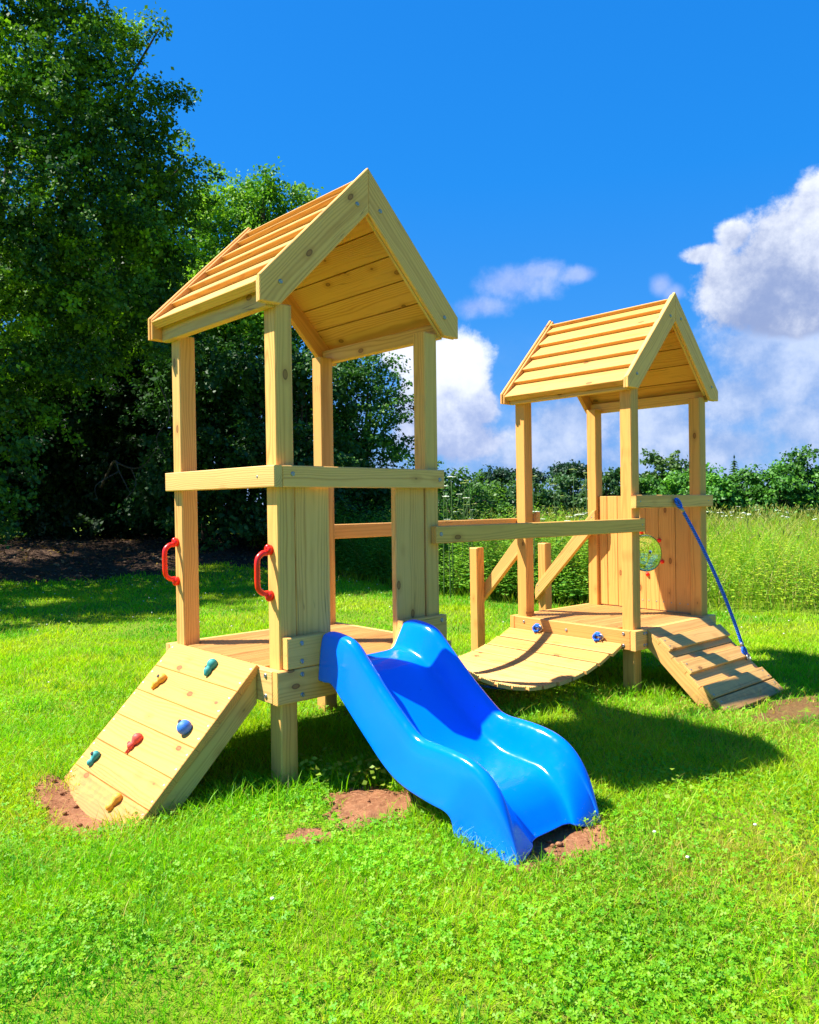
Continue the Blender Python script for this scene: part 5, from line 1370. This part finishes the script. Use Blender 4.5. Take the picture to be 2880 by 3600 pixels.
# pale bank low over the horizon all round
band = N.math('MULTIPLY', N.maprange(el, math.radians(1.0), math.radians(13.5), 1.0, 0.0), N.maprange(N.math('ADD', N.math('MULTIPLY', nA, 0.6), N.math('MULTIPLY', nB, 0.4)), 0.33, 0.62, 0.35, 0.95))
c = N.mix(N.math('MULTIPLY', band, 0.85), c, N.mix(N.maprange(N.math('ADD', N.math('MULTIPLY', nC, 0.5), N.math('MULTIPLY', nB, 0.5)), 0.38, 0.66), sc((0.17, 0.28, 0.62), CW), sc((0.44, 0.52, 0.75), CW)))
hb = [B(1080, 600, 95, 38), B(1010, 650, 75, 26), B(1225, 585, 45, 18), B(1135, 580, 60, 22)]
c = cloud(c, hb, -0.2, 0.8, 0.68, sc((0.46, 0.54, 0.84), CW), sc((0.26, 0.37, 0.76), CW), 0.5, None, 1.4, 0.55)
hl_ = [B(1395, 610, 28, 26), B(1420, 625, 28, 20)]
c = cloud(c, hl_, 0.0, 1.0, 0.6, sc((0.45, 0.53, 0.84), CW), sc((0.30, 0.38, 0.74), CW), 0.5, None)
low = [B(1610, 740, 130, 70), B(1680, 800, 170, 110), B(1560, 850, 120, 75), B(1200, 890, 120, 70), B(1390, 900, 110, 65), B(1720, 900, 150, 80), B(1130, 950, 130, 55), B(1500, 950, 200, 50)]
c = cloud(c, low, -0.1, 0.62, 0.82, sc((0.56, 0.63, 0.79), CW), sc((0.25, 0.36, 0.62), CW), 0.42, None, 1.2, 0.5)
big = [B(1700, 530, 170, 120), B(1600, 605, 120, 88), B(1550, 508, 42, 36), B(1735, 445, 80, 75), B(1650, 660, 140, 55), B(1495, 545, 60, 22), B(1535, 590, 60, 52)]
hgt = N.math('MULTIPLY', N.math('SUBTRACT', el, N.math('ADD', math.radians(0.2 + az_el(1500, 575)[1]), N.math('MULTIPLY', N.math('SUBTRACT', az, math.radians(az_el(1560, 585)[0])), 0.30))), 7.0)
c = cloud(c, big, -0.02, 0.36, 0.97, sc((0.80, 0.83, 0.89), CW), sc((0.24, 0.31, 0.52), CW), 0.52, hgt, 1.15, 0.5)
lf = [B(960, 790, 95, 105), B(900, 860, 85, 85), B(1000, 860, 70, 65), B(940, 920, 130, 65), B(850, 760, 50, 45)]
hg2 = N.math('MULTIPLY', N.math('SUBTRACT', el, math.radians(az_el(940, 830)[1])), 8.0)
c = cloud(c, lf, 0.0, 0.32, 0.95, sc((0.78, 0.81, 0.89), CW), sc((0.30, 0.38, 0.62), CW), 0.70, hg2, 1.0, 0.45)
bg = N.n('ShaderNodeBackground', ins={0: c, 1: 0.10})
wo = N.n('ShaderNodeOutputWorld'); nt.links.new(bg.outputs[0], wo.inputs[0])

cam = bpy.data.cameras.new('camera'); co = bpy.data.objects.new('camera', cam); col.objects.link(co)
pitch, roll, ch_ = -0.0111, -0.0107, 1.3286
cp, sp, cr, sr2 = cos(pitch), sin(pitch), cos(roll), sin(roll)
fw = Vector((0, cp, sp)); up0 = Vector((0, -sp, cp)); r0 = Vector((1, 0, 0))
right = r0 * cr + up0 * sr2; up = up0 * cr - r0 * sr2
mt = Matrix((right, up, -fw)).transposed().to_4x4(); mt.translation = (0, 0, ch_)
co.matrix_world = mt
cam.sensor_fit = 'HORIZONTAL'; cam.sensor_width = 36.0; cam.lens = 36.0 * 2750.83 / 2880.0
cam.clip_start = 0.05; cam.clip_end = 3000
scene.camera = co
scene.view_settings.view_transform = 'Standard'; scene.view_settings.look = 'None'
scene.view_settings.exposure = 1.45; scene.view_settings.gamma = 1.0; scene.view_settings.use_curve_mapping = False
scene.render.engine = 'CYCLES'
cy = scene.cycles
cy.max_bounces = 8; cy.diffuse_bounces = 4; cy.glossy_bounces = 3; cy.transmission_bounces = 6; cy.transparent_max_bounces = 6
cy.use_denoising = True
try: cy.denoiser = 'OPENIMAGEDENOISE'
except Exception: pass
cy.sample_clamp_indirect = 6.0
